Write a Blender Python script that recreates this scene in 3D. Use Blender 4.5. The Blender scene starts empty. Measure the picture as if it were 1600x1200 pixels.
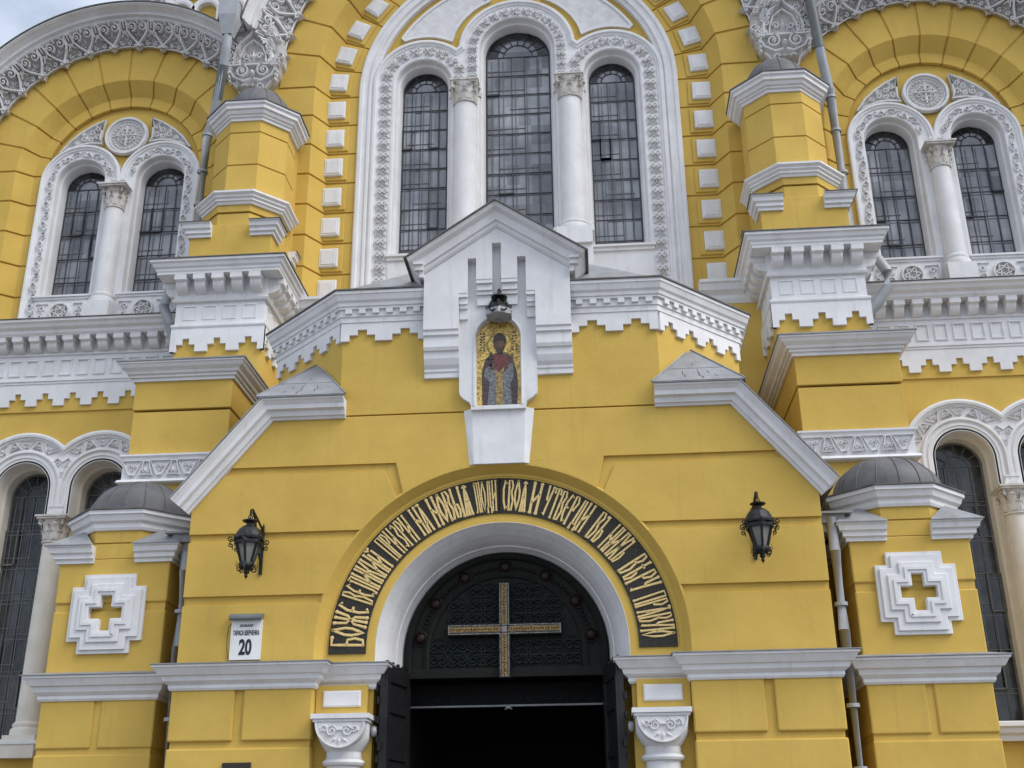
import bpy, bmesh, math, random
import numpy as np
from mathutils import Vector
from mathutils.geometry import tessellate_polygon
PI = math.pi
random.seed(7)
sc = bpy.context.scene
COL = sc.collection

# ------------------------------------------------------------------ camera
CAM_LOC = (1.324, -15.70, 1.60)
YAW, PITCH, ROLL, FPX = -0.07175, 0.38734, -0.01129, 1805.8
cy_, sy_, cp_, sp_ = math.cos(YAW), math.sin(YAW), math.cos(PITCH), math.sin(PITCH)
Fv = Vector((sy_*cp_, cy_*cp_, sp_)); Rv = Vector((cy_, -sy_, 0)); Uv = Rv.cross(Fv)
cr_, sr_ = math.cos(ROLL), math.sin(ROLL)
R2 = cr_*Rv + sr_*Uv; U2 = -sr_*Rv + cr_*Uv
from mathutils import Matrix
cd = bpy.data.cameras.new('camera'); cam = bpy.data.objects.new('camera', cd); COL.objects.link(cam)
m = Matrix((R2, U2, -Fv)).transposed().to_4x4(); m.translation = CAM_LOC
cam.matrix_world = m
cd.sensor_fit = 'HORIZONTAL'; cd.sensor_width = 36.0; cd.lens = 36.0*FPX/1600.0
cd.clip_end = 6000; cd.clip_start = 0.1
sc.camera = cam

# ------------------------------------------------------------------ world, sun, exposure
SUN_EL, SUN_AZ = math.radians(48), math.radians(117)     # azimuth clockwise from +Y
w = bpy.data.worlds.new('World'); sc.world = w; w.use_nodes = True
nt = w.node_tree; nt.nodes.clear()
N = nt.nodes.new; Lk = nt.links.new
out = N('ShaderNodeOutputWorld'); bg = N('ShaderNodeBackground'); bg.inputs['Strength'].default_value = 0.13
sky = N('ShaderNodeTexSky'); sky.sky_type = 'NISHITA'; sky.sun_disc = False
sky.sun_elevation = SUN_EL; sky.sun_rotation = SUN_AZ; sky.air_density = 1.0; sky.dust_density = 2.0; sky.ozone_density = 1.0
tc = N('ShaderNodeTexCoord'); mp = N('ShaderNodeMapping'); mp.inputs['Scale'].default_value = (2.2, 2.2, 4.5)
mp.inputs['Location'].default_value = (0.75, 0.5, 0.3)
nz = N('ShaderNodeTexNoise'); nz.inputs['Scale'].default_value = 1.6; nz.inputs['Detail'].default_value = 7; nz.inputs['Roughness'].default_value = 0.55
rp = N('ShaderNodeValToRGB'); rp.color_ramp.elements[0].position = 0.34; rp.color_ramp.elements[1].position = 0.60; rp.color_ramp.elements[0].color = (0.42, 0.42, 0.42, 1)
mx = N('ShaderNodeMix'); mx.data_type = 'RGBA'
mx.inputs[7].default_value = (7.1, 7.8, 9.0, 1)
Lk(tc.outputs['Generated'], mp.inputs['Vector']); Lk(mp.outputs['Vector'], nz.inputs['Vector']); Lk(nz.outputs['Fac'], rp.inputs['Fac'])
Lk(rp.outputs['Color'], mx.inputs[0]); Lk(sky.outputs['Color'], mx.inputs[6]); Lk(mx.outputs[2], bg.inputs['Color']); Lk(bg.outputs['Background'], out.inputs['Surface'])
sd = bpy.data.lights.new('sun', 'SUN'); sd.energy = 2.3; sd.angle = math.radians(38); sd.color = (1.0, 0.965, 0.91)
sun = bpy.data.objects.new('sun', sd); COL.objects.link(sun)
sdir = Vector((math.sin(SUN_AZ)*math.cos(SUN_EL), math.cos(SUN_AZ)*math.cos(SUN_EL), math.sin(SUN_EL)))
sun.rotation_euler = sdir.to_track_quat('Z', 'Y').to_euler(); sun.location = (20, -30, 40)
sc.view_settings.view_transform = 'Standard'; sc.view_settings.look = 'None'
sc.view_settings.exposure = 0.17; sc.view_settings.gamma = 1.0; sc.view_settings.use_curve_mapping = False

# ------------------------------------------------------------------ materials
def mat(name, base, base2=None, rough=0.8, metal=0.0, scale=1.5, streak=0.0, streak_col=(0.25,0.22,0.18), bump=0.15, bscale=60, spec=0.3, lo=0.35, hi=0.68):
    mt = bpy.data.materials.new(name); mt.use_nodes = True
    t = mt.node_tree; b = t.nodes['Principled BSDF']; n = t.nodes.new; l = t.links.new
    b.inputs['Roughness'].default_value = rough; b.inputs['Metallic'].default_value = metal
    b.inputs['Specular IOR Level'].default_value = spec
    g = n('ShaderNodeNewGeometry')
    col = None
    base2 = base2 or tuple(c*0.9 for c in base)
    n1 = n('ShaderNodeTexNoise'); n1.inputs['Scale'].default_value = scale; n1.inputs['Detail'].default_value = 8; n1.inputs['Roughness'].default_value = 0.6
    l(g.outputs['Position'], n1.inputs['Vector'])
    r1 = n('ShaderNodeValToRGB'); r1.color_ramp.elements[0].position = lo; r1.color_ramp.elements[1].position = hi
    r1.color_ramp.elements[0].color = (*base2, 1); r1.color_ramp.elements[1].color = (*base, 1)
    l(n1.outputs['Fac'], r1.inputs['Fac']); col = r1.outputs['Color']
    if streak > 0:
        m2 = n('ShaderNodeMapping'); m2.inputs['Scale'].default_value = (6, 6, 0.55)
        n2 = n('ShaderNodeTexNoise'); n2.inputs['Scale'].default_value = 1.3; n2.inputs['Detail'].default_value = 6; n2.inputs['Roughness'].default_value = 0.65
        l(g.outputs['Position'], m2.inputs['Vector']); l(m2.outputs['Vector'], n2.inputs['Vector'])
        r2 = n('ShaderNodeValToRGB'); r2.color_ramp.elements[0].position = 0.55; r2.color_ramp.elements[1].position = 0.8
        r2.color_ramp.elements[1].color = (streak, streak, streak, 1)
        l(n2.outputs['Fac'], r2.inputs['Fac'])
        x = n('ShaderNodeMix'); x.data_type = 'RGBA'; l(r2.outputs['Color'], x.inputs[0]); l(col, x.inputs[6]); x.inputs[7].default_value = (*streak_col, 1)
        col = x.outputs[2]
    l(col, b.inputs['Base Color'])
    if bump > 0:
        n3 = n('ShaderNodeTexNoise'); n3.inputs['Scale'].default_value = bscale; n3.inputs['Detail'].default_value = 4
        l(g.outputs['Position'], n3.inputs['Vector'])
        n4 = n('ShaderNodeTexNoise'); n4.inputs['Scale'].default_value = 2.2; n4.inputs['Detail'].default_value = 3
        l(g.outputs['Position'], n4.inputs['Vector'])
        ad = n('ShaderNodeMath'); ad.operation = 'MULTIPLY_ADD'; ad.inputs[1].default_value = 3.0; l(n4.outputs['Fac'], ad.inputs[0]); l(n3.outputs['Fac'], ad.inputs[2])
        bp = n('ShaderNodeBump'); bp.inputs['Strength'].default_value = bump; bp.inputs['Distance'].default_value = 0.01
        l(ad.outputs[0], bp.inputs['Height']); l(bp.outputs['Normal'], b.inputs['Normal'])
    return mt
M_YEL = mat('yellow_stucco', (0.65,0.444,0.104), (0.56,0.373,0.080), 0.85, scale=0.9, streak=0.42, streak_col=(0.40,0.29,0.10), bump=0.35)
M_WHT = mat('white_plaster', (0.775,0.775,0.79), (0.68,0.675,0.68), 0.8, scale=2.2, streak=0.42, streak_col=(0.40,0.38,0.35), bump=0.25)
M_LACE = mat('carved_white', (0.755,0.755,0.77), (0.62,0.605,0.60), 0.85, scale=5, streak=0.3, bump=0.3, bscale=40)
M_DUST_SHADE = mat('dusty_shaded_plaster', (0.58,0.56,0.54), (0.40,0.38,0.355), 0.9, scale=5, bump=0.3)  # ground behind carvings: dust, plus recess shade painted into the colour
M_CREAM = mat('cream_plaster', (0.73,0.70,0.64), (0.64,0.60,0.53), 0.85, scale=3, streak=0.3, bump=0.2)
M_CAPST = mat('weathered_stone', (0.71,0.69,0.66), (0.50,0.47,0.43), 0.9, scale=7, bump=0.4)
M_ZINC = mat('zinc_sheet', (0.31,0.32,0.335), (0.22,0.225,0.235), 0.55, 0.0, scale=3, streak=0.5, streak_col=(0.16,0.07,0.035), bump=0.15, bscale=8, spec=0.5)
M_FLASH = mat('dark_flashing', (0.16,0.155,0.15), (0.09,0.085,0.08), 0.6, scale=6, bump=0.2)
M_LEAD = mat('dark_lead', (0.145,0.145,0.15), (0.09,0.09,0.095), 0.6, 0.0, scale=2.5, streak=0.5, streak_col=(0.2,0.2,0.21), bump=0.2, bscale=6, spec=0.4)
M_PIPE = mat('painted_pipe', (0.40,0.42,0.45), (0.32,0.34,0.36), 0.45, scale=4, streak=0.3, bump=0.05, spec=0.5)
M_PIPED = mat('dark_pipe', (0.15,0.17,0.17), (0.12,0.13,0.13), 0.45, scale=4, bump=0.05, spec=0.5)
M_IRON = mat('black_iron', (0.018,0.018,0.02), (0.011,0.011,0.012), 0.5, 0.3, scale=8, bump=0.2, spec=0.5)
M_BAR = mat('glazing_lead', (0.075,0.078,0.08), (0.045,0.047,0.05), 0.6, scale=8, bump=0.0)
M_GRILL = mat('inner_grille', (0.155,0.162,0.175), (0.12,0.126,0.135), 0.6, scale=8, bump=0.0)
M_BRONZE = mat('dark_bronze', (0.014,0.014,0.012), (0.009,0.010,0.009), 0.65, 0.0, scale=6, bump=0.3, spec=0.18)
M_VERD = mat('green_bronze', (0.012,0.022,0.018), (0.012,0.015,0.013), 0.65, 0.0, scale=9, bump=0.4, spec=0.2)
M_COPPER = mat('bronze_boss', (0.026,0.015,0.012), (0.018,0.011,0.009), 0.5, 0.2, scale=9, bump=0.2)
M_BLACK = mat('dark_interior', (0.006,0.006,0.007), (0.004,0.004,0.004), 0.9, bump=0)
M_PAVE = mat('grey_paving', (0.19,0.185,0.18), (0.13,0.125,0.12), 0.9, scale=0.8, bump=0.3, bscale=20)
M_SIGN = mat('enamel_plate', (0.78,0.79,0.78), (0.70,0.71,0.70), 0.35, scale=5, bump=0, spec=0.5)
M_INK = mat('navy_lettering', (0.02,0.018,0.04), (0.02,0.018,0.035), 0.5, bump=0)
M_FROST = mat('frosted_glass', (0.26,0.26,0.23), (0.18,0.18,0.16), 0.25, scale=6, bump=0, spec=0.6)
def mosaic(name, a, b_, scale, metal=0.0, rough=0.35):
    mt = bpy.data.materials.new(name); mt.use_nodes = True
    t = mt.node_tree; b = t.nodes['Principled BSDF']; n = t.nodes.new; l = t.links.new
    g = n('ShaderNodeNewGeometry'); v = n('ShaderNodeTexVoronoi'); v.inputs['Scale'].default_value = scale
    l(g.outputs['Position'], v.inputs['Vector'])
    s = n('ShaderNodeSeparateColor'); l(v.outputs['Color'], s.inputs['Color'])
    r = n('ShaderNodeValToRGB'); r.color_ramp.elements[0].color = (*a, 1); r.color_ramp.elements[1].color = (*b_, 1)
    l(s.outputs['Red'], r.inputs['Fac']); l(r.outputs['Color'], b.inputs['Base Color'])
    b.inputs['Metallic'].default_value = metal; b.inputs['Roughness'].default_value = rough
    bp = n('ShaderNodeBump'); bp.inputs['Strength'].default_value = 0.3; bp.inputs['Distance'].default_value = 0.004
    l(s.outputs['Green'], bp.inputs['Height']); l(bp.outputs['Normal'], b.inputs['Normal'])
    return mt
M_MOSD = mosaic('dark_mosaic', (0.010,0.009,0.008), (0.038,0.035,0.028), 70, 0.0, 0.8)
M_MOSG = mosaic('gold_letter_mosaic', (0.55,0.39,0.13), (0.90,0.70,0.33), 110, 0.0)
M_GOLD = mosaic('gold_mosaic', (0.26,0.16,0.03), (0.82,0.58,0.17), 45, 0.3)
M_ROBE = mosaic('red_robe_mosaic', (0.028,0.02,0.02), (0.10,0.062,0.06), 45)
M_TUNIC = mosaic('grey_tunic_mosaic', (0.06,0.063,0.07), (0.24,0.245,0.255), 60)
M_FACE = mosaic('face_mosaic', (0.06,0.03,0.018), (0.16,0.085,0.05), 60)
M_DARKM = mosaic('dark_hair_mosaic', (0.02,0.015,0.012), (0.06,0.04,0.03), 80)
M_STOLE = mosaic('ochre_stole_mosaic', (0.14,0.09,0.03), (0.40,0.28,0.11), 45)
M_CRW = mosaic('white_inlay', (0.10,0.095,0.09), (0.36,0.34,0.31), 60, 0.0, 0.7)  # white of the door cross, darkened to paint in its recess shade
M_INLAY = mosaic('gold_inlay', (0.09,0.05,0.012), (0.36,0.23,0.06), 70, 0.1, 0.6)  # darker copy of the gold, recess shade painted into the colour
def glass_mat():
    mt = bpy.data.materials.new('leaded_glass'); mt.use_nodes = True
    t = mt.node_tree; b = t.nodes['Principled BSDF']; n = t.nodes.new; l = t.links.new
    g = n('ShaderNodeNewGeometry'); no = n('ShaderNodeTexNoise'); no.inputs['Scale'].default_value = 1.3; no.inputs['Detail'].default_value = 4
    l(g.outputs['Position'], no.inputs['Vector'])
    r = n('ShaderNodeValToRGB'); r.color_ramp.elements[0].position = 0.35; r.color_ramp.elements[1].position = 0.7
    r.color_ramp.elements[0].color = (0.15,0.16,0.18, 1); r.color_ramp.elements[1].color = (0.34,0.35,0.37, 1)
    l(no.outputs['Fac'], r.inputs['Fac'])
    sn = n('ShaderNodeVectorMath'); sn.operation = 'SNAP'; sn.inputs[1].default_value = (0.27, 50.0, 0.5); l(g.outputs['Position'], sn.inputs[0])
    wn = n('ShaderNodeTexWhiteNoise'); l(sn.outputs['Vector'], wn.inputs['Vector'])
    mr = n('ShaderNodeMapRange'); mr.inputs['To Min'].default_value = 0.62; mr.inputs['To Max'].default_value = 1.25; l(wn.outputs['Value'], mr.inputs['Value'])
    ml = n('ShaderNodeVectorMath'); ml.operation = 'SCALE'; l(r.outputs['Color'], ml.inputs[0]); l(mr.outputs['Result'], ml.inputs['Scale'])
    l(ml.outputs['Vector'], b.inputs['Base Color'])
    b.inputs['Roughness'].default_value = 0.12; b.inputs['Specular IOR Level'].default_value = 0.6
    return mt
M_GLASS = glass_mat()
M_GLASSD = mat('dark_glass', (0.085,0.09,0.10), (0.008,0.009,0.011), 0.12, scale=1.6, bump=0, spec=0.5, lo=0.42, hi=0.75)  # near-black glass, paler noise patches painted in as reflections

# ------------------------------------------------------------------ mesh helpers
RW = [1.0]; RH = 1.5                                               # width factor of carved ribs
class MB:
    def __init__(s): s.v = []; s.f = []
    def add(s, vs, fs):
        o = len(s.v); s.v += [tuple(p) for p in vs]; s.f += [tuple(i+o for i in f) for f in fs]; return s
    def box(s, x0, x1, y0, y1, z0, z1):
        return s.add([(x0,y0,z0),(x1,y0,z0),(x1,y1,z0),(x0,y1,z0),(x0,y0,z1),(x1,y0,z1),(x1,y1,z1),(x0,y1,z1)],
                     [(0,1,5,4),(1,2,6,5),(2,3,7,6),(3,0,4,7),(4,5,6,7),(3,2,1,0)])
    def pan(s, x0, x1, y0, y1, z0, z1, b=0.03):          # box with a bevelled front (front = y0)
        o = [(x0,z0),(x1,z0),(x1,z1),(x0,z1)]; i = [(x0+b,z0+b),(x1-b,z0+b),(x1-b,z1-b),(x0+b,z1-b)]
        vs = [(x,y1,z) for x,z in o]+[(x,y0+b*0.8,z) for x,z in o]+[(x,y0,z) for x,z in i]
        fs = [(3,2,1,0),(8,9,10,11)]
        for k in range(4):
            j = (k+1)%4; fs += [(k,j,4+j,4+k),(4+k,4+j,8+j,8+k)]
        return s.add(vs, fs)
    def prism(s, outer, y0, y1, holes=()):               # polygon in (x,z), extruded along y
        loops = [list(outer)]+[list(h) for h in holes]
        flat = [p for lp in loops for p in lp]
        tri = tessellate_polygon([[Vector((p[0],p[1],0)) for p in lp] for lp in loops])
        n = len(flat)
        vs = [(x,y0,z) for x,z in flat]+[(x,y1,z) for x,z in flat]
        fs = [tuple(t) for t in tri]+[tuple(i+n for i in reversed(t)) for t in tri]
        o = 0
        for lp in loops:
            k = len(lp)
            for i in range(k):
                a, b = o+i, o+(i+1)%k; fs.append((a,b,b+n,a+n))
            o += k
        return s.add(vs, fs)
    def prism_z(s, poly, z0, z1):                        # polygon in (x,y), extruded along z
        n = len(poly)
        return s.add([(x,y,z0) for x,y in poly]+[(x,y,z1) for x,y in poly],
                     [tuple(range(n-1,-1,-1)), tuple(range(n,2*n))]+[(i,(i+1)%n,(i+1)%n+n,i+n) for i in range(n)])
    def sweep(s, path, prof, mode, closed=False):
        # path: 2D points; prof: closed list of (offset, h). mode 'plan': path (x,y), offset to the right, h=z. 'elev': path (x,z), offset to the left, h=y
        n = len(path); sg = -1 if mode == 'plan' else 1
        P = [Vector(p) for p in path]; rings = []
        for i in range(n):
            a = P[i-1] if (i > 0 or closed) else None; c = P[(i+1)%n] if (i < n-1 or closed) else None
            d1 = (P[i]-a).normalized() if a is not None else None; d2 = (c-P[i]).normalized() if c is not None else None
            if d1 is None: d1 = d2
            if d2 is None: d2 = d1
            n1 = Vector((-d1.y,d1.x))*sg; n2 = Vector((-d2.y,d2.x))*sg
            mm = n1+n2; L2 = mm.length_squared
            mm = mm*(2.0/L2) if L2 > 1e-6 else n1
            rings.append([(P[i]+mm*o, h) for o, h in prof])
        k = len(prof); vs = []
        for r in rings:
            for q, h in r: vs.append((q.x,q.y,h) if mode == 'plan' else (q.x,h,q.y))
        fs = []
        for i in range(n if closed else n-1):
            j = (i+1)%n
            for a in range(k):
                b = (a+1)%k; fs.append((i*k+a,i*k+b,j*k+b,j*k+a))
        if not closed:
            tri = tessellate_polygon([[Vector((o,h,0)) for o,h in prof]])
            fs += [tuple(t) for t in tri]+[tuple(i+(n-1)*k for i in reversed(t)) for t in tri]
        return s.add(vs, fs)
    def lathe(s, prof, cx, cy, seg=24, a0=0.0, a1=2*PI, z0=0.0, rot=0.0):
        full = abs(a1-a0-2*PI) < 1e-6; n = seg if full else seg+1; k = len(prof); vs = []
        for i in range(n):
            a = a0+(a1-a0)*i/seg+rot
            for r, z in prof: vs.append((cx+r*math.cos(a), cy+r*math.sin(a), z0+z))
        fs = []
        for i in range(seg):
            j = (i+1)%n
            for a in range(k-1): fs.append((i*k+a,j*k+a,j*k+a+1,i*k+a+1))
        return s.add(vs, fs)
    def tube(s, pts, r, seg=6, r1=None, close=True):
        P = [Vector(p) for p in pts]; n = len(P); vs = []
        up = Vector((0,0,1))
        for i in range(n):
            d = (P[min(i+1,n-1)]-P[max(i-1,0)]).normalized()
            a = d.cross(up)
            if a.length < 1e-3: a = d.cross(Vector((0,1,0)))
            a.normalize(); b = d.cross(a)
            rr = r if r1 is None else r+(r1-r)*i/(n-1)
            for q in range(seg):
                t = 2*PI*q/seg; vs.append(P[i]+(a*math.cos(t)+b*math.sin(t))*rr)
        fs = [(i*seg+q,i*seg+(q+1)%seg,(i+1)*seg+(q+1)%seg,(i+1)*seg+q) for i in range(n-1) for q in range(seg)]
        if close: fs += [tuple(range(seg-1,-1,-1)), tuple((n-1)*seg+q for q in range(seg))]
        return s.add(vs, fs)
    def ridge(s, pts, wd, ht, F, wend=None):             # carved rib over a surface: pts in (s,t), F maps (s,t,h) to xyz
        n = len(pts); vs = []; wd = wd*RW[0]; wend = None if wend is None else wend*RW[0]
        for i in range(n):
            a = pts[max(i-1,0)]; c = pts[min(i+1,n-1)]
            dx, dy = c[0]-a[0], c[1]-a[1]; L = math.hypot(dx,dy) or 1; nx, ny = -dy/L, dx/L
            q = i/(n-1); ww = wd if wend is None else wd+(wend-wd)*q
            x, y = pts[i]
            for o, h in ((1,-0.004),(0.55,ht*RH),(-0.55,ht*RH),(-1,-0.004)): vs.append(F(x+nx*ww*o, y+ny*ww*o, h))
        fs = [(i*4+k,i*4+k+1,i*4+k+5,i*4+k+4) for i in range(n-1) for k in range(3)]
        fs += [(0,1,2,3), ((n-1)*4+3,(n-1)*4+2,(n-1)*4+1,(n-1)*4)]
        return s.add(vs, fs)
    def boss(s, x, y, r, ht, F, seg=7):
        vs = [F(x+r*math.cos(2*PI*k/seg), y+r*math.sin(2*PI*k/seg), -0.003) for k in range(seg)]
        vs += [F(x+.6*r*math.cos(2*PI*k/seg), y+.6*r*math.sin(2*PI*k/seg), ht*.8*RH) for k in range(seg)]+[F(x,y,ht*RH)]
        fs = [(k,(k+1)%seg,seg+(k+1)%seg,seg+k) for k in range(seg)]+[(seg+k,seg+(k+1)%seg,2*seg) for k in range(seg)]
        return s.add(vs, fs)
    def leaf(s, x0, y0, x1, y1, wd, ht, F):              # pointed leaf between two points
        dx, dy = x1-x0, y1-y0; L = math.hypot(dx,dy) or 1; nx, ny = -dy/L, dx/L; xm, ym = x0+dx*.4, y0+dy*.4
        vs = [F(x0,y0,0), F(xm+nx*wd,ym+ny*wd,0), F(x1,y1,0), F(xm-nx*wd,ym-ny*wd,0), F(xm,ym,ht*RH)]
        return s.add(vs, [(0,1,4),(1,2,4),(2,3,4),(3,0,4)])
    def mirrored(s):
        r = MB(); r.v = [(-x,y,z) for x,y,z in s.v]; r.f = [tuple(reversed(f)) for f in s.f]; return r
def spiral(cx, cy, r0, turns, a0, d=1, n=16, r1=0.25):
    o = []
    for i in range(n):
        q = i/(n-1); a = a0+d*turns*2*PI*q; r = r0*(1-q*(1-r1)); o.append((cx+r*math.cos(a), cy+r*math.sin(a)))
    return o
def arc(cx, cz, r, a0, a1, n):
    return [(cx+r*math.cos(math.radians(a0+(a1-a0)*i/n)), cz+r*math.sin(math.radians(a0+(a1-a0)*i/n))) for i in range(n+1)]
def archpath(cx, zs, r, zb, n=28):                       # left foot, over the top, right foot
    return [(cx-r,zb)]+arc(cx,zs,r,180,0,n)+[(cx+r,zb)]

def pieces(mb):
    """far-apart pieces of a builder, each to become a part of its own"""
    n = len(mb.v); par = list(range(n))
    def find(a):
        while par[a] != a: par[a] = par[par[a]]; a = par[a]
        return a
    for f in mb.f:
        r = find(f[0])
        for i in f[1:]:
            q = find(i)
            if q != r: par[q] = r
    root = np.array([find(i) for i in range(n)]); used = sorted({root[f[0]] for f in mb.f})
    k = len(used)
    if k < 2 or k > 900: return [mb]
    idx = {r: i for i, r in enumerate(used)}; isl = np.array([idx.get(r, -1) for r in root])
    P = np.array(mb.v); ok = isl >= 0; lo = np.full((k,3), np.inf); hi = np.full((k,3), -np.inf)
    np.minimum.at(lo, isl[ok], P[ok]); np.maximum.at(hi, isl[ok], P[ok])
    size = (hi-lo).max(axis=1)
    gap = np.maximum(0.0, np.maximum(lo[:,None,:]-hi[None,:,:], lo[None,:,:]-hi[:,None,:]))
    near = np.sqrt((gap**2).sum(axis=2)) <= np.maximum(0.02, 0.5*np.maximum(size[:,None], size[None,:]))
    lab = list(range(k))
    def fd(a):
        while lab[a] != a: lab[a] = lab[lab[a]]; a = lab[a]
        return a
    for a, b in zip(*np.nonzero(np.triu(near,1))):
        ra, rb = fd(a), fd(b)
        if ra != rb: lab[rb] = ra
    g = [fd(i) for i in range(k)]; gs = sorted(set(g))
    if len(gs) == 1: return [mb]
    outp = []
    for gi in gs:
        q = MB(); remap = {}
        for f in mb.f:
            if g[isl[f[0]]] == gi:
                for i in f:
                    if i not in remap: remap[i] = len(q.v); q.v.append(mb.v[i])
                q.f.append(tuple(remap[i] for i in f))
        outp.append(q)
    return outp
def make(name, mb, m, parent=None, bevel=0, smooth=False, label=None, base=None):
    ps = pieces(mb) if parent is not None and base is None else [mb]
    obs = [make_one(name, q, m, parent, bevel, smooth, label, base) for q in ps]
    return obs[0]
def make_one(name, mb, m, parent=None, bevel=0, smooth=False, label=None, base=None):
    me = bpy.data.meshes.new(name)
    xs = [p[0] for p in mb.v]; ys = [p[1] for p in mb.v]; zs = [p[2] for p in mb.v]
    o = base or ((min(xs)+max(xs))/2, (min(ys)+max(ys))/2, min(zs))
    me.from_pydata([(x-o[0],y-o[1],z-o[2]) for x,y,z in mb.v], [], mb.f)
    b = bmesh.new(); b.from_mesh(me); bmesh.ops.recalc_face_normals(b, faces=b.faces)
    if smooth:
        for f in b.faces: f.smooth = True
        for e in b.edges:
            if len(e.link_faces) == 2 and e.calc_face_angle(0) > math.radians(38): e.smooth = False
    b.to_mesh(me); b.free()
    me.materials.append(m)
    ob = bpy.data.objects.new(name, me); COL.objects.link(ob)
    if parent is not None:
        ob.parent = parent
        pl = wloc(parent); ob.location = (o[0]-pl[0], o[1]-pl[1], o[2]-pl[2])
    else: ob.location = o
    if bevel:
        bm_ = ob.modifiers.new('bevel', 'BEVEL'); bm_.width = bevel; bm_.segments = 2; bm_.limit_method = 'ANGLE'; bm_.angle_limit = math.radians(30)
    if label: ob['label'] = label
    return ob
def wloc(o):
    x = Vector((0,0,0))
    while o is not None: x = x+Vector(o.location); o = o.parent
    return x
def pair(name, mb, m, parents, **k):                     # the right-hand one and its mirror image on the left
    if not isinstance(parents, (tuple, list)): parents = (parents, parents)
    b = k.pop('base', None)
    r = make(name, mb, m, parents[0], base=b, **k)
    l = make(name, mb.mirrored(), m, parents[1], base=None if b is None else (-b[0],b[1],b[2]), **k)
    return r, l
def thing(name, label, cat, loc=(0,0,0), group=None):
    o = bpy.data.objects.new(name, None); COL.objects.link(o); o.location = loc; o.empty_display_size = 0.2
    o['label'] = label; o['category'] = cat
    if group: o['group'] = group
    return o
def tag(o, label, cat, group=None):
    o['label'] = label; o['category'] = cat
    if group: o['group'] = group
    return o
def Fplane(y):                                           # ornament on a wall facing the camera
    return lambda s, t, h: (s, y-h, t)

# ------------------------------------------------------------------ ground
g = make('plaza_ground', MB().box(-3000,3000,-3000,3000,-0.5,0.0), M_PAVE); g['kind'] = 'structure'
st = MB()
for k in range(4): st.box(-5.2-0.3*k,5.2+0.3*k,-2.6-0.35*k,0.4,0.0,0.60-0.15*k)
o = make('entrance_stairs', st, M_PAVE); o['kind'] = 'structure'

CATH = thing('cathedral', 'yellow stucco cathedral front with white carved trim, arched windows and an entrance porch', 'cathedral')

# ================================================================== FACADE
YW = 4.85          # front wall plane
CZ, SX, SZ = 17.3, 8.62, 15.42     # centre arch springing, side bay axis and springing
# --- base walls
LX, LZS = 8.80, 8.18               # lower window pair axis, springing
def lowhole(cx): return archpath(cx, LZS, 0.60, 3.50, 24)
wl = MB(); wl.prism([(-16,0),(16,0),(16,11.6),(-16,11.6)], 4.80, 5.9, [lowhole(s*(LX+d)) for s in (1,-1) for d in (-0.75,0.75)])
make('lower_wall', wl, M_YEL, CATH)
pl_ = MB().box(6.39,16,4.765,4.80,9.76,11.6); pair('wall_course', pl_, M_YEL, CATH, bevel=0.008)
# upper side bays: shell with niche, back wall with two windows
def gable_outline():
    return [(5.45,11.0),(15.5,11.0),(15.5,15.4)]+[(12.3,15.4)]+arc(SX,SZ,3.68,0,180-30,40)+[(5.45,17.2)]
sh = MB(); sh.prism(gable_outline(), YW+0.03, 5.16, [archpath(SX,SZ,2.25,11.3,40)])
pair('side_bay_wall', sh, M_YEL, CATH)
UX = 0.88          # half spacing of the two upper windows
UZS = 15.25
def uphole(cx): return archpath(cx, UZS, 0.62, 12.3, 24)
tw = MB(); tw.prism(archpath(SX,SZ,2.24,11.2,40), 5.20, 5.9, [uphole(SX-UX), uphole(SX+UX)])
pair('tympanum_wall', tw, M_YEL, CATH)
# centre shell and back wall
cs = MB(); cs.prism([(-5.46,11.0)]+[(-5.46,17.3)]+arc(0,CZ,6.0,180,0,60)+[(5.46,17.3),(5.46,11.0)], YW+0.035, 5.36, [archpath(0,CZ,4.42,10.9,60)][:0] or [archpath(0,CZ,4.42,11.2,60)])
make('centre_bay_wall', cs, M_YEL, CATH)
CSX, CSZ, CCZ = 2.08, 17.50, 18.30
chole = [archpath(0,CCZ,0.92,11.9,28), archpath(CSX,CSZ,0.72,13.0,24), archpath(-CSX,CSZ,0.72,13.0,24)]
cb = MB(); cb.prism(archpath(0,CZ,4.40,11.1,60), 5.42, 6.3, chole)
make('window_bay_wall', cb, M_YEL, CATH)

# --- rusticated courses that turn round the arches
def course(mb, cx, cz, R, prof, s0, s1, gap=0.022, inward=0.05):
    # s measured along radius R: s<0 right jamb, 0..pi R over the arch, beyond = left jamb
    L = PI*R
    def F(s, r, y):
        if s <= 0: return (cx+r, y, cz+s)
        if s >= L: return (cx-r, y, cz-(s-L))
        a = s/R; return (cx+r*math.cos(a), y, cz+r*math.sin(a))
    a, b = s0+gap, s1-gap
    n = 1 if (b <= 0 or a >= L) else max(3, int((b-a)/0.12))
    ss = [a+(b-a)*i/n for i in range(n+1)]
    k = len(prof); vs = []; fs = []
    for s in ss:
        for r, y in prof: vs.append(F(s, r, y))
    for i in range(n):
        for q in range(k): fs.append((i*k+q, i*k+(q+1)%k, (i+1)*k+(q+1)%k, (i+1)*k+q))
    tri = tessellate_polygon([[Vector((r,y,0)) for r,y in prof]])
    fs += [tuple(t) for t in tri]+[tuple(i+n*k for i in reversed(t)) for t in tri]
    mb.add(vs, fs)
CH = [(4.40,YW),(4.13,5.30),(3.50,5.30),(3.50,5.41),(4.20,5.41)]
def cprof(ro): return [(ro,YW)]+CH[:3]+[(3.50,5.40),(4.18,5.40),(4.47,YW+0.05),(ro,YW+0.05)]
cc = MB(); Rm = 3.98; step = 0.735; sqs = []; CZC = CZ-0.11
nz_ = int((CZ-11.5)/step)
k0 = -nz_
arcn = 17; astep = PI*Rm/arcn
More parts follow.
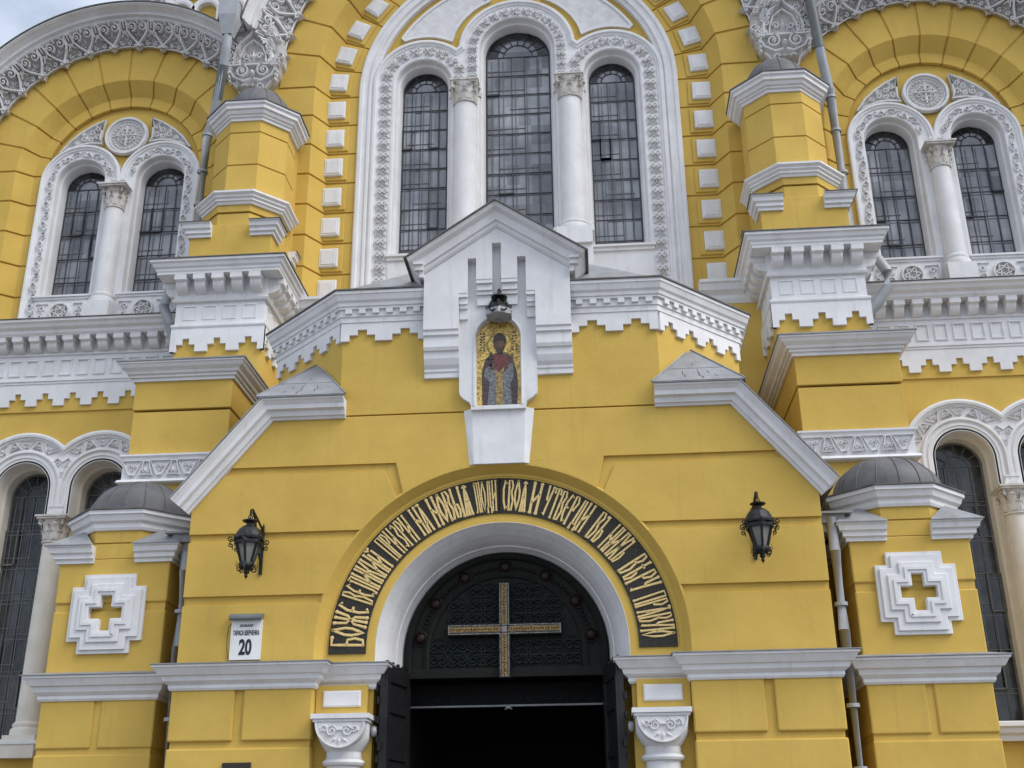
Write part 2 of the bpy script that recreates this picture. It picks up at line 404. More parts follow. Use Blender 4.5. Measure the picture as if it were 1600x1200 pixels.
for k in range(k0, 0):
    course(cc, 0, CZC, Rm, cprof(5.42), k*step, (k+1)*step)
    course(cc, 0, CZC, Rm, cprof(5.42), PI*Rm-(k+1)*step, PI*Rm-k*step)
    sqs += [(1, (k+.5)*step)]
for k in range(arcn):
    course(cc, 0, CZC, Rm, cprof(5.18), k*astep, (k+1)*astep)
make('arch_masonry', cc, M_YEL, CATH, bevel=0.008)
# base sheet in the joints of the chamfer
cj = MB(); cj.sweep(archpath(0,CZC,Rm,11.3,60), [(4.43-Rm,YW+0.034),(4.155-Rm,5.33),(3.52-Rm,5.33),(3.52-Rm,5.38),(4.2-Rm,5.38),(4.45-Rm,YW+0.08)], 'elev')
make('arch_joint_bed', cj, M_YEL, CATH)
# white square bosses on yellow plates
def square_boss(x, z, a):
    pm = MB(); pm.pan(-0.29,0.29,-0.035,0.0,-0.30,0.30,0.012)
    wm = MB(); wm.pan(-0.20,0.20,-0.095,-0.033,-0.215,0.215,0.022); wm.pan(-0.148,0.148,-0.108,-0.09,-0.163,0.163,0.008)
    for mb in (pm, wm): mb.v = [(x+px*math.cos(a)-pz*math.sin(a), 5.30+py, z+px*math.sin(a)+pz*math.cos(a)) for px,py,pz in mb.v]
    o = make('square_boss', wm, M_WHT, CATH, base=(x,5.30,z))
    make('boss_plate', pm, M_YEL, o, base=(x,5.30,z))
for k in range(k0, 0):
    for sg in (1,-1): square_boss(sg*3.985, CZC+(k+.5)*step, 0)
for k in range(arcn):
    if 4 <= k <= 12: continue
    a = (k+.5)*PI/arcn; square_boss(3.985*math.cos(a), CZC+3.985*math.sin(a), a)
# side bays
sc_ = MB(); Rs = 2.24; vst = PI*Rs/12
def sprof(ro): return [(ro,YW),(2.24,YW),(1.95,5.10),(1.71,5.10),(1.71,5.19),(1.99,5.19),(2.30,YW+0.045),(ro,YW+0.045)]
hst = 0.735
for k in range(12): course(sc_, SX, SZ, Rs, sprof(3.12), k*vst, (k+1)*vst)
for k in range(6):
    course(sc_, SX, SZ, Rs, sprof(4.6), -(k+1)*hst, -k*hst)
    course(sc_, SX, SZ, Rs, sprof(3.12), PI*Rs+k*hst, PI*Rs+(k+1)*hst)
pair('niche_masonry', sc_, M_YEL, CATH, bevel=0.008)
sj = MB(); sj.sweep(archpath(SX,SZ,Rs,11.2,48), [(2.27-Rs,YW+0.031),(1.98-Rs,5.13),(1.74-Rs,5.13),(1.74-Rs,5.17),(2.0-Rs,5.17),(2.28-Rs,YW+0.07)], 'elev')
pair('niche_joint_bed', sj, M_YEL, CATH)

# ================================================================== carved lace archivolts
def lace_map(cx, cz, r0, r1, y0, y1):
    # t 0..1 from inner to outer edge, s = arc length at mid radius
    rm = (r0+r1)/2
    def F(s, t, h):
        q = t
        r = r0+(r1-r0)*q; y = y0+(y1-y0)*max(0,q)**1.3
        a = s/rm
        return (cx+(r-h*0.45)*math.cos(a), y-h*0.85, cz+(r-h*0.45)*math.sin(a))
    return F, rm
def lace_unit(mb, F, s0, u):
    # u wide motif; t scaled so 1 = full height
    G = lambda s, t, h: F(s0+s*u, t, h*1.05)
    for sg in (-1,1):
        mb.ridge(spiral(sg*.19, .74, .16, 1.3, PI/2-sg*PI/2+PI*.5, -sg, 16), .030, .085, G, .022)
        mb.boss(sg*.19, .74, .06, .11, G)
        mb.ridge([(sg*.34,.80),(sg*.36,.60),(sg*.26,.42),(sg*.10,.22),(0,.10)], .040, .085, G)       # strap to the tassel
        mb.ridge([(sg*.34,.80),(sg*.42,.92),(sg*.5,.95)], .03, .05, G)
        mb.ridge(spiral(sg*.36,.17,.09,1.0,PI*.5,sg,10), .024, .05, G)
        mb.boss(sg*.36,.17,.04,.06,G)
        mb.leaf(0,.36,sg*.20,.56,.05,.06,G)
        mb.leaf(0,.30,sg*.12,.40,.04,.05,G)
        mb.ridge([(sg*.5,.62),(sg*.42,.48),(sg*.36,.40)], .028, .05, G)
        mb.ridge([(sg*.04,.06),(sg*.2,.0),(sg*.36,.045),(sg*.5,.03)], .026, .045, G)
        mb.leaf(0,.02,sg*.19,-.09,.07,.09,G); mb.leaf(0,-.02,sg*.12,-.19,.06,.09,G); mb.leaf(sg*.02,.12,sg*.22,.07,.06,.09,G); mb.ridge(spiral(sg*.10,.06,.07,1.1,0,sg,8),.03,.09,G)
    mb.leaf(0,.36,0,.70,.06,.07,G); mb.leaf(0,.04,0,-.30,.08,.11,G); mb.boss(0,.05,.09,.12,G)
    mb.ridge([(0,.84),(0,.98)], .03, .05, G); mb.leaf(0,.82,.07,.95,.03,.05,G); mb.leaf(0,.82,-.07,.95,.03,.05,G)
    for sg in (-1,1):
        mb.leaf(sg*.19,.52,sg*.30,.70,.05,.06,G); mb.leaf(sg*.28,.30,sg*.20,.18,.04,.06,G); mb.leaf(sg*.44,.34,sg*.36,.27,.035,.06,G); mb.leaf(sg*.07,.92,sg*.2,.95,.04,.06,G); mb.leaf(sg*.46,.25,sg*.43,.10,.035,.06,G); mb.boss(sg*.30,.56,.03,.07,G,5)
    # hanging U between motifs
    mb.ridge([(.5,.97),(.5,.70)], .025, .055, G); mb.ridge([(.40,.95),(.5,.99),(.60,.95)], .025, .05, G)
    mb.ridge([(.41,.86),(.40,.66),(.45,.54),(.5,.52),(.55,.54),(.60,.66),(.59,.86)], .026, .05, G)
    mb.leaf(.5,.40,.5,.20,.05,.05,G)
def lace(cx, cz, r0, r1, y0, y1, a0, a1, n, k0=0.0, k1=0.0):
    F, rm = lace_map(cx, cz, r0, r1, y0, y1)
    base = MB(); N_ = 72; pr = 6
    vs = []; fs = []
    for i in range(N_+1):
        ang = lambda t: rm*math.radians((a0+k0*t)+(a1-k1*t-a0-k0*t)*i/N_)
        for j in range(pr+1): vs.append(F(ang(j/pr), j/pr, -0.002))
        s = ang(0.0)
        vs.append(F(ang(1.0), 1.0, -0.35)); vs.append((cx+(r0+.02)*math.cos(s/rm), YW+.1, cz+(r0+.02)*math.sin(s/rm)))
    k = pr+3
    for i in range(N_):
        for j in range(k): fs.append((i*k+j,i*k+(j+1)%k,(i+1)*k+(j+1)%k,(i+1)*k+j))
    base.add(vs, fs)
    orn = MB(); u = rm*math.radians(a1-a0)/n
    for i in range(n): lace_unit(orn, F, rm*math.radians(a0)+u*(i+.5), u)
    for t in (0.02, 0.985):
        orn.ridge([(rm*math.radians(a0+(a1-a0)*i/N_), t) for i in range(N_+1)], .02, .035, lambda s,t,h: F(s,t,h))
    if k0 or k1:                                             # slanted ends where the band dies into the corbel
        keep = []
        okv = []
        for x, y, z in orn.v:
            t = max(0, min(1, (math.hypot(x-cx, z-cz)-r0)/(r1-r0))); a = math.degrees(math.atan2(z-cz, x-cx))
            okv.append(a0+k0*t-.6 < a < a1-k1*t+.6)
        orn.f = [f for f in orn.f if all(okv[i] for i in f)]
        used = sorted({i for f in orn.f for i in f}); rmap = {i: j for j, i in enumerate(used)}
        orn.v = [orn.v[i] for i in used]; orn.f = [tuple(rmap[i] for i in f) for f in orn.f]
    return base, orn
def roofmould(cx, cz, r, y, a0, a1):
    p = arc(cx, cz, r, a1, a0, 60)
    mo = MB().sweep(p, [(-.03,y+.02),(-.03,y-.05),(.0,y-.06),(.01,y-.04),(.05,y-.06),(.05,y-.15),(.07,y-.15),(.08,y-.12),(.12,y-.15),(.16,y-.25),(.17,y-.31),(.19,y-.31),(.19,y-.34),(.22,y-.34),(.22,y+.7),(-.03,y+.7)], 'elev')
    fl = MB().sweep(p, [(.222,y-.37),(.245,y-.37),(.245,y+1.2),(.222,y+1.2)], 'elev')
    return mo, fl
# side bays (right one built, left mirrored)
RW[0] = 1.3
b_, o_ = lace(SX, SZ, 3.08, 3.56, 4.80, 4.42, -8, 141.5, 14, 0, 9.0)
lb = pair('lace_archivolt', b_, M_DUST_SHADE, CATH); pair('carved_lace', o_, M_LACE, lb)
mo, fl = roofmould(SX, SZ, 3.55, 4.45, -8, 130)
rm_ = pair('arch_cornice', mo, M_WHT, CATH); pair('roof_edge', fl, M_FLASH, rm_)
b_, o_ = lace(0, CZ, 5.17, 5.80, 4.80, 4.35, 4, 176, 27, 7.5, 7.5)
lc = make('lace_archivolt', b_, M_DUST_SHADE, CATH); make('carved_lace', o_, M_LACE, lc)
mo, fl = roofmould(0, CZ, 5.79, 4.38, 11.5, 168.5)
rc = make('arch_cornice', mo, M_WHT, CATH); make('roof_edge', fl, M_FLASH, rc)
RW[0] = 1.0
# vault roofs behind the gables
make('vault_roof', MB().sweep(arc(0,CZ,6.0,178,2,60), [(-.1,YW+.4),(0,YW+.4),(0,14.0),(-.1,14.0)], 'elev'), M_ZINC, CATH)
pair('vault_roof', MB().sweep(arc(SX,SZ,3.72,150,-4,40), [(-.1,YW+.3),(0,YW+.3),(0,12.0),(-.1,12.0)], 'elev'), M_ZINC, CATH)
pair('valley_roof', MB().box(5.2,6.7,5.0,12.0,17.0,18.75), M_ZINC, CATH)
# corbel where two archivolts meet
def corbel():
    cx = 5.72
    tiers = MB()
    w_ = [(16.86,.20,4.80),(16.98,.30,4.75),(17.10,.32,4.71),(17.22,.44,4.66),(17.42,.57,4.61),(17.58,.60,4.58),(17.66,.66,4.57),(17.9,.68,4.55),(18.2,.64,4.52),(18.5,.50,4.48),(18.9,.3,4.42)]
    vs = []; fs = []
    for z, hw, y in w_: vs += [(cx-hw,YW+.1,z),(cx-hw,y+.05,z),(cx-hw*.8,y,z),(cx+hw*.8,y,z),(cx+hw,y+.05,z),(cx+hw,YW+.1,z)]
    for i in range(len(w_)-1):
        for q in range(5): fs.append((i*6+q,i*6+q+1,i*6+q+7,i*6+q+6))
    fs += [(5,4,3,2,1,0)]
    tiers.add(vs, fs)
    def F(s, t, h):
        z = 16.86+t
        for (za,_,ya),(zb,_,yb) in zip(w_, w_[1:]):
            if za <= z <= zb: return (cx+s, ya+(yb-ya)*(z-za)/(zb-za)-h, z)
        return (cx+s, 4.3-h, z)
    orn = MB()
    for sg in (1,-1):
        orn.ridge(spiral(sg*.24,.62,.15,1.5,PI/2,sg,18), .032, .06, F, .02); orn.boss(sg*.24,.62,.05,.08,F)
        orn.ridge([(sg*.03,.44),(sg*.2,.40),(sg*.42,.50),(sg*.5,.66),(sg*.46,.74)], .032, .05, F)
        orn.ridge(spiral(sg*.16,.27,.09,1.2,-PI/2,sg,12), .022, .05, F)
        orn.ridge([(sg*.2,.02),(sg*.27,.12),(sg*.3,.24),(sg*.42,.36)], .026, .05, F)
        orn.ridge([(sg*.42,.78),(sg*.40,1.05),(sg*.30,1.28),(sg*.08,1.48),(0,1.6)], .045, .06, F)
        orn.ridge([(sg*.30,.80),(sg*.28,1.0),(sg*.2,1.2),(0,1.36)], .025, .05, F)
        for k in range(4): orn.leaf(sg*(.31+.01*k),.80+.13*k,sg*(.46-.05*k),.95+.12*k,.045,.06,F)
        orn.ridge(spiral(sg*.15,.98,.08,1.2,PI,sg,12), .022, .04, F)
        orn.leaf(0,.08,sg*.13,.2,.04,.05,F); orn.leaf(0,.86,sg*.1,1.12,.04,.05,F)
        for k in range(5): orn.boss(sg*(.52-.01*abs(k-2)), .40+.10*k, .05, .06, F)
    rq = random.Random(9)
    for k in range(34):
        t = rq.uniform(.78,1.75); x = rq.uniform(.30,.62)*(1 if k%2 else -1)*(1-.25*max(0,t-1.3))
        orn.ridge(spiral(x,t,rq.uniform(.06,.10),rq.uniform(1,1.4),rq.uniform(0,6),1 if k%3 else -1,12), .022, .06, F, .014); orn.boss(x,t,.03,.07,F,6)
    for k in range(30):
        t = rq.uniform(.05,1.7); x = rq.uniform(-.55,.55); a = rq.uniform(0,6.3)
        if t < .7 and abs(x) > .2+t*.5: continue
        orn.leaf(x,t,x+.12*math.cos(a),t+.12*math.sin(a),.04,.06,F)
    orn.leaf(0,.14,0,.40,.07,.08,F); orn.leaf(0,.84,0,1.2,.05,.06,F); orn.boss(0,.56,.07,.1,F); orn.boss(0,.03,.08,.06,F)
    orn.ridge([(-.55,.755),(.55,.755)], .03, .06, F); orn.ridge([(-.2,.0),(.2,.0)], .03, .05, F)
    return tiers, orn
t_, o_ = corbel()
cbl = pair('carved_corbel', t_, M_DUST_SHADE, CATH); pair('corbel_carving', o_, M_LACE, cbl)

# ================================================================== windows
def glazing(cx, zs, r, zb, y, cols, rows, kind, seedv, gm):
    """returns glass, bars, inner grille builders of one arched window"""
    rnd = random.Random(seedv)
    gl = MB(); fanl = MB(); cw = 2*r/cols; rh = (zs-zb)/rows
    for i in range(cols):
        for j in range(rows):
            x0, x1, z0, z1 = cx-r+i*cw, cx-r+(i+1)*cw, zb+j*rh, zb+(j+1)*rh
            d = [rnd.uniform(-.006,.006) for _ in range(2)]
            gl.add([(x0,y+d[0],z0),(x1,y-d[0],z0),(x1,y+d[1]-d[0],z1),(x0,y+d[0]+d[1],z1)], [(0,1,2,3)])
    fan = arc(cx,zs,r,0,180,24)
    for q in range(6):
        seg = fan[q*4:q*4+5]; dd = rnd.uniform(-.008,.008)
        gl.add([(cx,y,zs)]+[(cx+(x-cx)*.62,y+dd,zs+(z-zs)*.62) for x,z in seg], [tuple(range(6))])
        fanl.add([(x,y+dd,z) for x,z in seg]+[(cx+(x-cx)*.62,y+dd,zs+(z-zs)*.62) for x,z in reversed(seg)], [tuple(range(10))])
    gl.box(cx-r,cx+r,y+.06,y+.08,zb,zs+r*.7)
    ba = MB(); t = .006; yb = y-.012
    def vb(x, z0, z1, tt=t): ba.box(x-tt,x+tt,yb-.010,yb+.010,z0,z1)
    def hb(z, x0, x1, tt=t): ba.box(x0,x1,yb-.008,yb+.008,z-tt,z+tt)
    for i in range(1,cols): vb(cx-r+i*cw, zb, zs)
    for j in range(0,rows+1): hb(zb+j*rh+rnd.uniform(-.01,.01), cx-r, cx+r, t*1.1)
    for k in range(1, 8 if r > .6 else 6):
        a = PI*k/(8 if r > .6 else 6)
        ba.tube([(cx+.0*r*math.cos(a)+r*.42*math.cos(a),yb,zs+.42*r*math.sin(a)),(cx+r*math.cos(a),yb,zs+r*math.sin(a))], .012, 4)
    ba.tube([(x,yb,z) for x,z in arc(cx,zs,r*.45,0,180,14)], .012, 4)
    ba.tube([(x,yb,z) for x,z in arc(cx,zs,r*.98,0,180,24)], .02, 4)
    vb(cx-r+.012,zb,zs,.018); vb(cx+r-.012,zb,zs,.018)
    # opening casements: a heavier frame round some panes
    for q in range(3 if rows > 5 else 2):
        i = rnd.randrange(cols); j = rnd.randrange(1, rows-1)
        x0, x1, z0, z1 = cx-r+i*cw, cx-r+(i+1)*cw, zb+j*rh, zb+(j+1)*rh
        for bx in ((x0-.018,x0+.006,z0,z1),(x1-.006,x1+.018,z0,z1)): ba.box(bx[0],bx[1],yb-.045,yb+.01,bx[2],bx[3])
        ba.box(x0,x1,yb-.045,yb+.01,z0-.02,z0+.014)
    gr = MB(); yg = y-.006
    # the second, inner window seen through the glass: paler verticals and cross bars
    nb = cols*2+1
    for i in range(1, nb):
        x = cx-r+2*r*i/nb+rnd.uniform(-.006,.006)
        if i%2: gr.box(x-.009,x+.009,yg-.006,yg+.004,zb,zs-.1)
    j = 0; zz = zb+.13
    while zz < zs-.12:
        x0 = cx-r if j%3 else cx-r+2*r*rnd.randrange(0,nb//2)/nb
        gr.box(x0, cx+r if j%2 else x0+r*1.2 if x0+r*1.2 < cx+r else cx+r, yg-.008, yg+.002, zz-.008, zz+.008)
        zz += rh*(.32 if j%2 else .68); j += 1
    return gl, ba, gr, fanl
M_BARL = mat('weathered_glazing_bar', (0.17,0.175,0.17), (0.10,0.105,0.10), 0.6, scale=8, bump=0.0)
def window(cx, zs, r, zb, y, cols, rows, seedv, gm=M_GLASS, grille=True):
    gl, ba, gr, fanl = glazing(cx, zs, r, zb, y, cols, rows, 0, seedv, gm)
    o = make('window', gl, gm, CATH)
    make('glazing_lattice', ba, M_BAR if gm is M_GLASS else M_BARL, o); make('fanlight', fanl, M_GLASSD, o)
    if grille: make('inner_grille', gr, M_GRILL, o)
    return o
def reveal(cx, zs, r, zb, y0, y1, rin, m, name='window_reveal', parent=CATH):
    mb = MB(); ym = y0+(y1-y0)*.45
    e = rin-r; prof = [(0,y0),(e*.2,y0+.02),(e*.35,ym),(e*.75,ym+.01),(e*.85,ym+.06),(e,y1),(rin-r,y1+.1),(.05,y1+.1),(.05,y0)]
    mb.sweep(archpath(cx,zs,r,zb,32), prof, 'elev'); return mb
# centre triple window
window(0, CCZ+.05, .72, 12.2, 5.72, 5, 12, 3)
window(CSX, CSZ+.02, .505, 13.0, 5.72, 5, 9, 4); window(-CSX, CSZ+.02, .505, 13.0, 5.72, 5, 9, 5)
# side windows
for sg, s0 in ((1,10),(-1,20)):
    window(sg*(SX-UX), UZS+.02, .475, 12.4, 5.5, 4, 5, s0); window(sg*(SX+UX), UZS+.02, .475, 12.4, 5.5, 4, 5, s0+1)
    window(sg*(LX-.75), LZS, .46, 3.5, 5.3, 4, 7, s0+2, M_GLASSD, True); window(sg*(LX+.75), LZS, .46, 3.5, 5.3, 4, 7, s0+3, M_GLASSD, True)
# --- vine relief along an arch path
def pathmap(path, y, sgn=1):
    P = [Vector(p) for p in path]; cum = [0]
    for a, b in zip(P, P[1:]): cum.append(cum[-1]+(b-a).length)
    def F(s, t, h):
        s = max(0, min(cum[-1]-1e-6, s)); i = 0
        lo, hi = 0, len(cum)-1
        while hi-lo > 1:
            mid = (lo+hi)//2
            if cum[mid] <= s: lo = mid
            else: hi = mid
        d = (P[lo+1]-P[lo]); L = d.length; d = d/L
        q = P[lo]+d*(s-cum[lo])
        nx, nz = -d.y, d.x
        return (q.x+nx*t*sgn, y-h, q.y+nz*t*sgn)
    return F, cum[-1]
def flower_border(mb, path, y, wd, unit):
    F, L = pathmap(path, y); n = max(1, int(round(L/unit))); u = L/n
    for i in range(n):
        c = (i+.5)*u; e = wd/2
        for sg in (1,-1):
            mb.ridge(spiral(c+.12*u, sg*.5*e, .40*e, 1.2, PI, sg, 10), .15*e, .045, F)
            mb.boss(c+.15*u, sg*.52*e, .16*e, .05, F, 5)
            mb.leaf(c-.2*u, 0, c-.42*u, sg*.95*e, .26*e, .05, F)
            mb.leaf(c-.05*u, 0, c+.4*u, sg*.45*e, .2*e, .05, F)
        mb.leaf(c-.3*u, 0, c+.12*u, 0, .28*e, .05, F); mb.boss(c-.46*u, 0, .2*e, .045, F, 5)
def scroll_border(mb, path, y, wd, unit):
    F, L = pathmap(path, y); n = max(1, int(round(L/unit))); u = L/n; e = wd/2
    for i in range(n):
        c = (i+.5)*u; sg = 1 if i%2 else -1
        mb.ridge([(c-.5*u,0),(c-.25*u,sg*.7*e),(c+.1*u,sg*.8*e),(c+.3*u,sg*.2*e),(c+.1*u,-sg*.35*e),(c-.12*u,-sg*.1*e),(c-.05*u,sg*.25*e)], .10*e, .03, F)
        mb.leaf(c+.3*u, sg*.2*e, c+.55*u, sg*.85*e, .18*e, .035, F); mb.leaf(c-.2*u, -sg*.3*e, c-.45*u, -sg*.85*e, .16*e, .035, F)
        mb.boss(c, sg*.1*e, .15*e, .035, F, 5)
# --- centre surround (white plate with mouldings)
YS = 5.30
su = MB()
outer = archpath(0,CZ,3.50,11.0,60)
# the arched frame
fr = MB(); fr.sweep(archpath(0,CZ,3.50,11.0,60), [(0,5.42),(0,5.255),(-.03,5.235),(-.09,5.235),(-.11,5.265),(-.2,5.275),(-.215,5.245),(-.26,5.245),(-.28,5.29),(-.36,5.30),(-.36,5.42)], 'elev')
make('window_arch_frame', fr, M_WHT, CATH)
# plate with three lobed heads
def lobed():
    pts = [(-3.10,11.05),(-3.10,CSZ)]
    pts = [(-CSX-1.12,11.05)]
    al = [p for p in arc(-CSX,CSZ,1.12,180,0,40) if p[0] < -1.24]
    ac = [p for p in arc(0,CCZ,1.30,180,0,40)]
    pts = [(-CSX-1.12,11.05)]+[p for p in al if not math.hypot(p[0],p[1]-CCZ) < 1.30]+[p for p in ac if not (math.hypot(abs(p[0])-CSX,p[1]-CSZ) < 1.12)]+[(-x,z) for x,z in reversed([p for p in al if not math.hypot(p[0],p[1]-CCZ) < 1.30])]+[(CSX+1.12,11.05)]
    return pts
lob = lobed()
# openings: side ones run down to the sill, centre one too
plate = MB(); plate.prism(lob, 5.32, 5.55, [archpath(0,CCZ,.84,11.9,28), archpath(CSX,CSZ,.62,13.0,24), archpath(-CSX,CSZ,.62,13.0,24)])
surr = make('window_surround', plate, M_WHT, CATH)
edge = MB()
F0 = [(0,5.40),(0,5.27),(-.03,5.25),(-.075,5.25),(-.10,5.285),(-.13,5.29),(-.15,5.33),(-.15,5.40)]
edge.sweep(lob, F0, 'elev'); make('hood_mould', edge, M_WHT, surr)
rl = MB()
left = [(-CSX-.83,11.2)]+arc(-CSX,CSZ,.83,180,28,24)
flower_border(rl, left, 5.315, .27, .30); flower_border(rl, [(-x,z) for x,z in left], 5.315, .27, .30)
flower_border(rl, [(-.985,17.45)]+arc(0,CCZ,.985,180,0,30)+[(.985,17.45)], 5.315, .25, .25)
for sg in (1,-1): flower_border(rl, [(sg*1.30,17.42),(sg*1.27,17.95)], 5.315, .25, .26)
make('floral_relief', rl, M_LACE, surr)
rv = MB()
for cx, zs, r, zb in ((0,CCZ,.86,12.0),(CSX,CSZ,.64,13.1),(-CSX,CSZ,.64,13.1)):
    rv.v += (t := reveal(cx,zs,r,zb,5.305,5.66,r-.13,M_WHT)).v and []; 
    rv.add(t.v, t.f)
make('opening_reveal', rv, M_WHT, surr)
# spandrel panels
sp_ = MB(); spi = MB()
pts = []
ra, rb = 3.0, 1.50
P_ = [p for p in arc(0,CZ,2.98,70,30,14)]+[p for p in arc(CSX,CSZ,1.30,70,118,8)]+[p for p in arc(0,CCZ,1.52,22,66,10)]
# keep a clean order: outer arc (top to right), lower edge, inner arc (right to top)
pair('spandrel_panel', MB().prism(P_, 5.385, 5.43), M_LACE, CATH)
def sloop(poly, off): 
    return poly+[poly[0]]
pr_ = MB().sweep(P_+[P_[0]], [(-.03,5.43),(-.03,5.36),(.03,5.36),(.03,5.43)], 'elev')
pair('panel_rim', pr_, M_WHT, CATH)
# --- columns
def capital(cx, cy, z0, z1, r, m_abw):
    mb = MB(); h = z1-z0
    mb.lathe([(r*1.0,0),(r*1.14,.02*h),(r*1.14,.07*h),(r*1.0,.09*h),(r*.98,.3*h),(r*1.05,.6*h),(r*1.25,.86*h),(0,.86*h)], cx, cy, 20, z0=z0)
    for ring, (n, zb, hh, off) in enumerate(((8,.09,.38,0),(8,.12,.62,.5))):
        for k in range(n):
            a = 2*PI*(k+off)/n; ca, sa = math.cos(a), math.sin(a); vs = []
            for q, (rr, zz, ww) in enumerate(((1.0,0,.30),(1.06,.35,.36),(1.14,.7,.34),(1.30,.95,.24),(1.42,.88,.10))):
                R_ = r*rr*(1+.06*ring); W_ = r*ww
                for sg in (-1,0,1):
                    bul = .05*r if sg == 0 else 0
                    vs.append((cx+(R_+bul)*ca-sg*W_*sa, cy+(R_+bul)*sa+sg*W_*ca, z0+h*(zb+hh*zz)))
            mb.add(vs, [(q*3+i,q*3+i+1,q*3+i+4,q*3+i+3) for q in range(4) for i in range(2)])
    for k in range(4):
        a = PI/4+k*PI/2; ca, sa = math.cos(a), math.sin(a)
        sp2 = spiral(r*1.42, z0+h*.74, r*.26, 1.5, PI/2, -1, 18, .2)
        mb.tube([(cx+p*ca, cy+p*sa, q) for p, q in sp2], r*.11, 5)
        mb.tube([(cx+r*1.0*ca,cy+r*1.0*sa,z0+h*.45),(cx+r*1.2*ca,cy+r*1.2*sa,z0+h*.78),(cx+r*1.42*ca,cy+r*1.42*sa,z0+h*.88)], r*.08, 5)
    for k in range(4):
        a = k*PI/2; ca, sa = math.cos(a), math.sin(a)
        for sg in (-1,1):
            sp3 = spiral(sg*r*.28, z0+h*.70, r*.2, 1.3, PI/2, -sg, 14, .2)
            mb.tube([(cx+r*1.18*ca-p*sa, cy+r*1.18*sa+p*ca, q) for p, q in sp3], r*.07, 4)
    ab = m_abw
    mb.box(cx-ab*.92,cx+ab*.92,cy-ab*.92,cy+ab*.92,z1-.14*h,z1-.07*h); mb.box(cx-ab,cx+ab,cy-ab,cy+ab,z1-.07*h,z1)
    return mb
def column(cx, cy, zb, zt, r, caph, abw, m, mc, label=None):
    """shaft with entasis, child base and child capital; returns pair"""
    sh_ = MB().lathe([(r*1.06,zb+.1),(r*1.04,zb+(zt-zb)*.35),(r*.95,zt-caph),(r*.95,zt-caph+.01)], cx, cy, 28)
    c = pair('window_column', sh_, m, CATH, smooth=True)
    bs = MB().lathe([(r*1.42,zb-.12),(r*1.42,zb-.04),(r*1.36,zb),(r*1.2,zb+.02),(r*1.28,zb+.05),(r*1.25,zb+.09),(r*1.06,zb+.12)], cx, cy, 28)
    bs.box(cx-r*1.45,cx+r*1.45,cy-r*1.45,cy+r*1.45,zb-.5,zb-.12)
    pair('column_base', bs, m, c, smooth=True)
    pair('capital', capital(cx,cy,zt-caph,zt,r*.97,abw), mc, c)
    return c
column(1.145, 5.36, 13.62, 17.37, .255, .56, .315, M_WHT, M_CAPST)
column(SX+.0, 5.02, 12.28, 14.95, .19, .54, .31, M_WHT, M_CAPST)
column(LX, 4.80, 3.75, 7.60, .205, .52, .30, M_CREAM, M_CAPST)
# pedestal and sill blocks under centre window
pd = MB(); pd.box(-3.0,3.0,5.34,5.45,11.0,13.05)
sb = MB()
for sg in (1,-1):
    x0, x1 = (1.42,2.80) if sg > 0 else (-2.80,-1.42)
    sb.box(x0,x1,5.22,5.75,13.12,13.17); sb.box(x0+.03,x1-.03,5.26,5.75,13.04,13.12); sb.box(x0+.05,x1-.05,5.30,5.75,11.4,13.04)
    xa, xb = sorted((sg*.72, sg*1.56)); sb.box(xa,xb,5.02,5.7,13.40,13.5); sb.box(xa+.04,xb-.04,5.06,5.7,11.4,13.40)
make('window_sill', sb, M_WHT, surr)
# --- side double windows surround
def two_lobes(cx, h, zs, R, zb):
    x = h; a = math.degrees(math.acos(min(1, h/R))) if h < R else 0
    L_ = arc(cx-h,zs,R,180,a,26); R_ = arc(cx+h,zs,R,180-a,0,26)
    return [(cx-h-R,zb)]+L_+R_[(1 if a > 0 else 0):]+[(cx+h+R,zb)]
lob2 = two_lobes(SX,UX,UZS,.885,11.3)
p2 = MB().prism(lob2, 5.08, 5.3, [archpath(SX-UX,UZS,.545,12.42,24), archpath(SX+UX,UZS,.545,12.42,24)])
s2 = pair('window_surround', p2, M_WHT, CATH)
e2 = MB().sweep(lob2, [(0,5.15),(0,5.04),(-.02,5.015),(-.06,5.015),(-.075,5.045),(-.11,5.05),(-.12,5.09),(-.12,5.15)], 'elev')
pair('hood_mould', e2, M_WHT, s2)
r2_ = MB()
scroll_border(r2_, [(SX-UX-.65,11.6)]+arc(SX-UX,UZS,.65,180,5,26), 5.078, .17, .24)
scroll_border(r2_, [(SX+UX+.65,11.6)]+arc(SX+UX,UZS,.65,0,175,26), 5.078, .17, .24)
scroll_border(r2_, [(SX-.12,14.97),(SX-.12,15.25)], 5.078, .17, .24); scroll_border(r2_, [(SX+.12,14.97),(SX+.12,15.25)], 5.078, .17, .24)
r2_.box(SX-.13,SX+.13,5.02,5.1,15.17,15.2); r2_.box(SX-.10,SX+.10,5.03,5.1,15.2,15.24)
pair('scroll_relief', r2_, M_LACE, s2)
v2 = MB()
for q in (-UX, UX):
    t = reveal(SX+q,UZS,.55,12.4,5.075,5.44,.465,M_WHT); v2.add(t.v,t.f)
pair('opening_reveal', v2, M_WHT, s2)
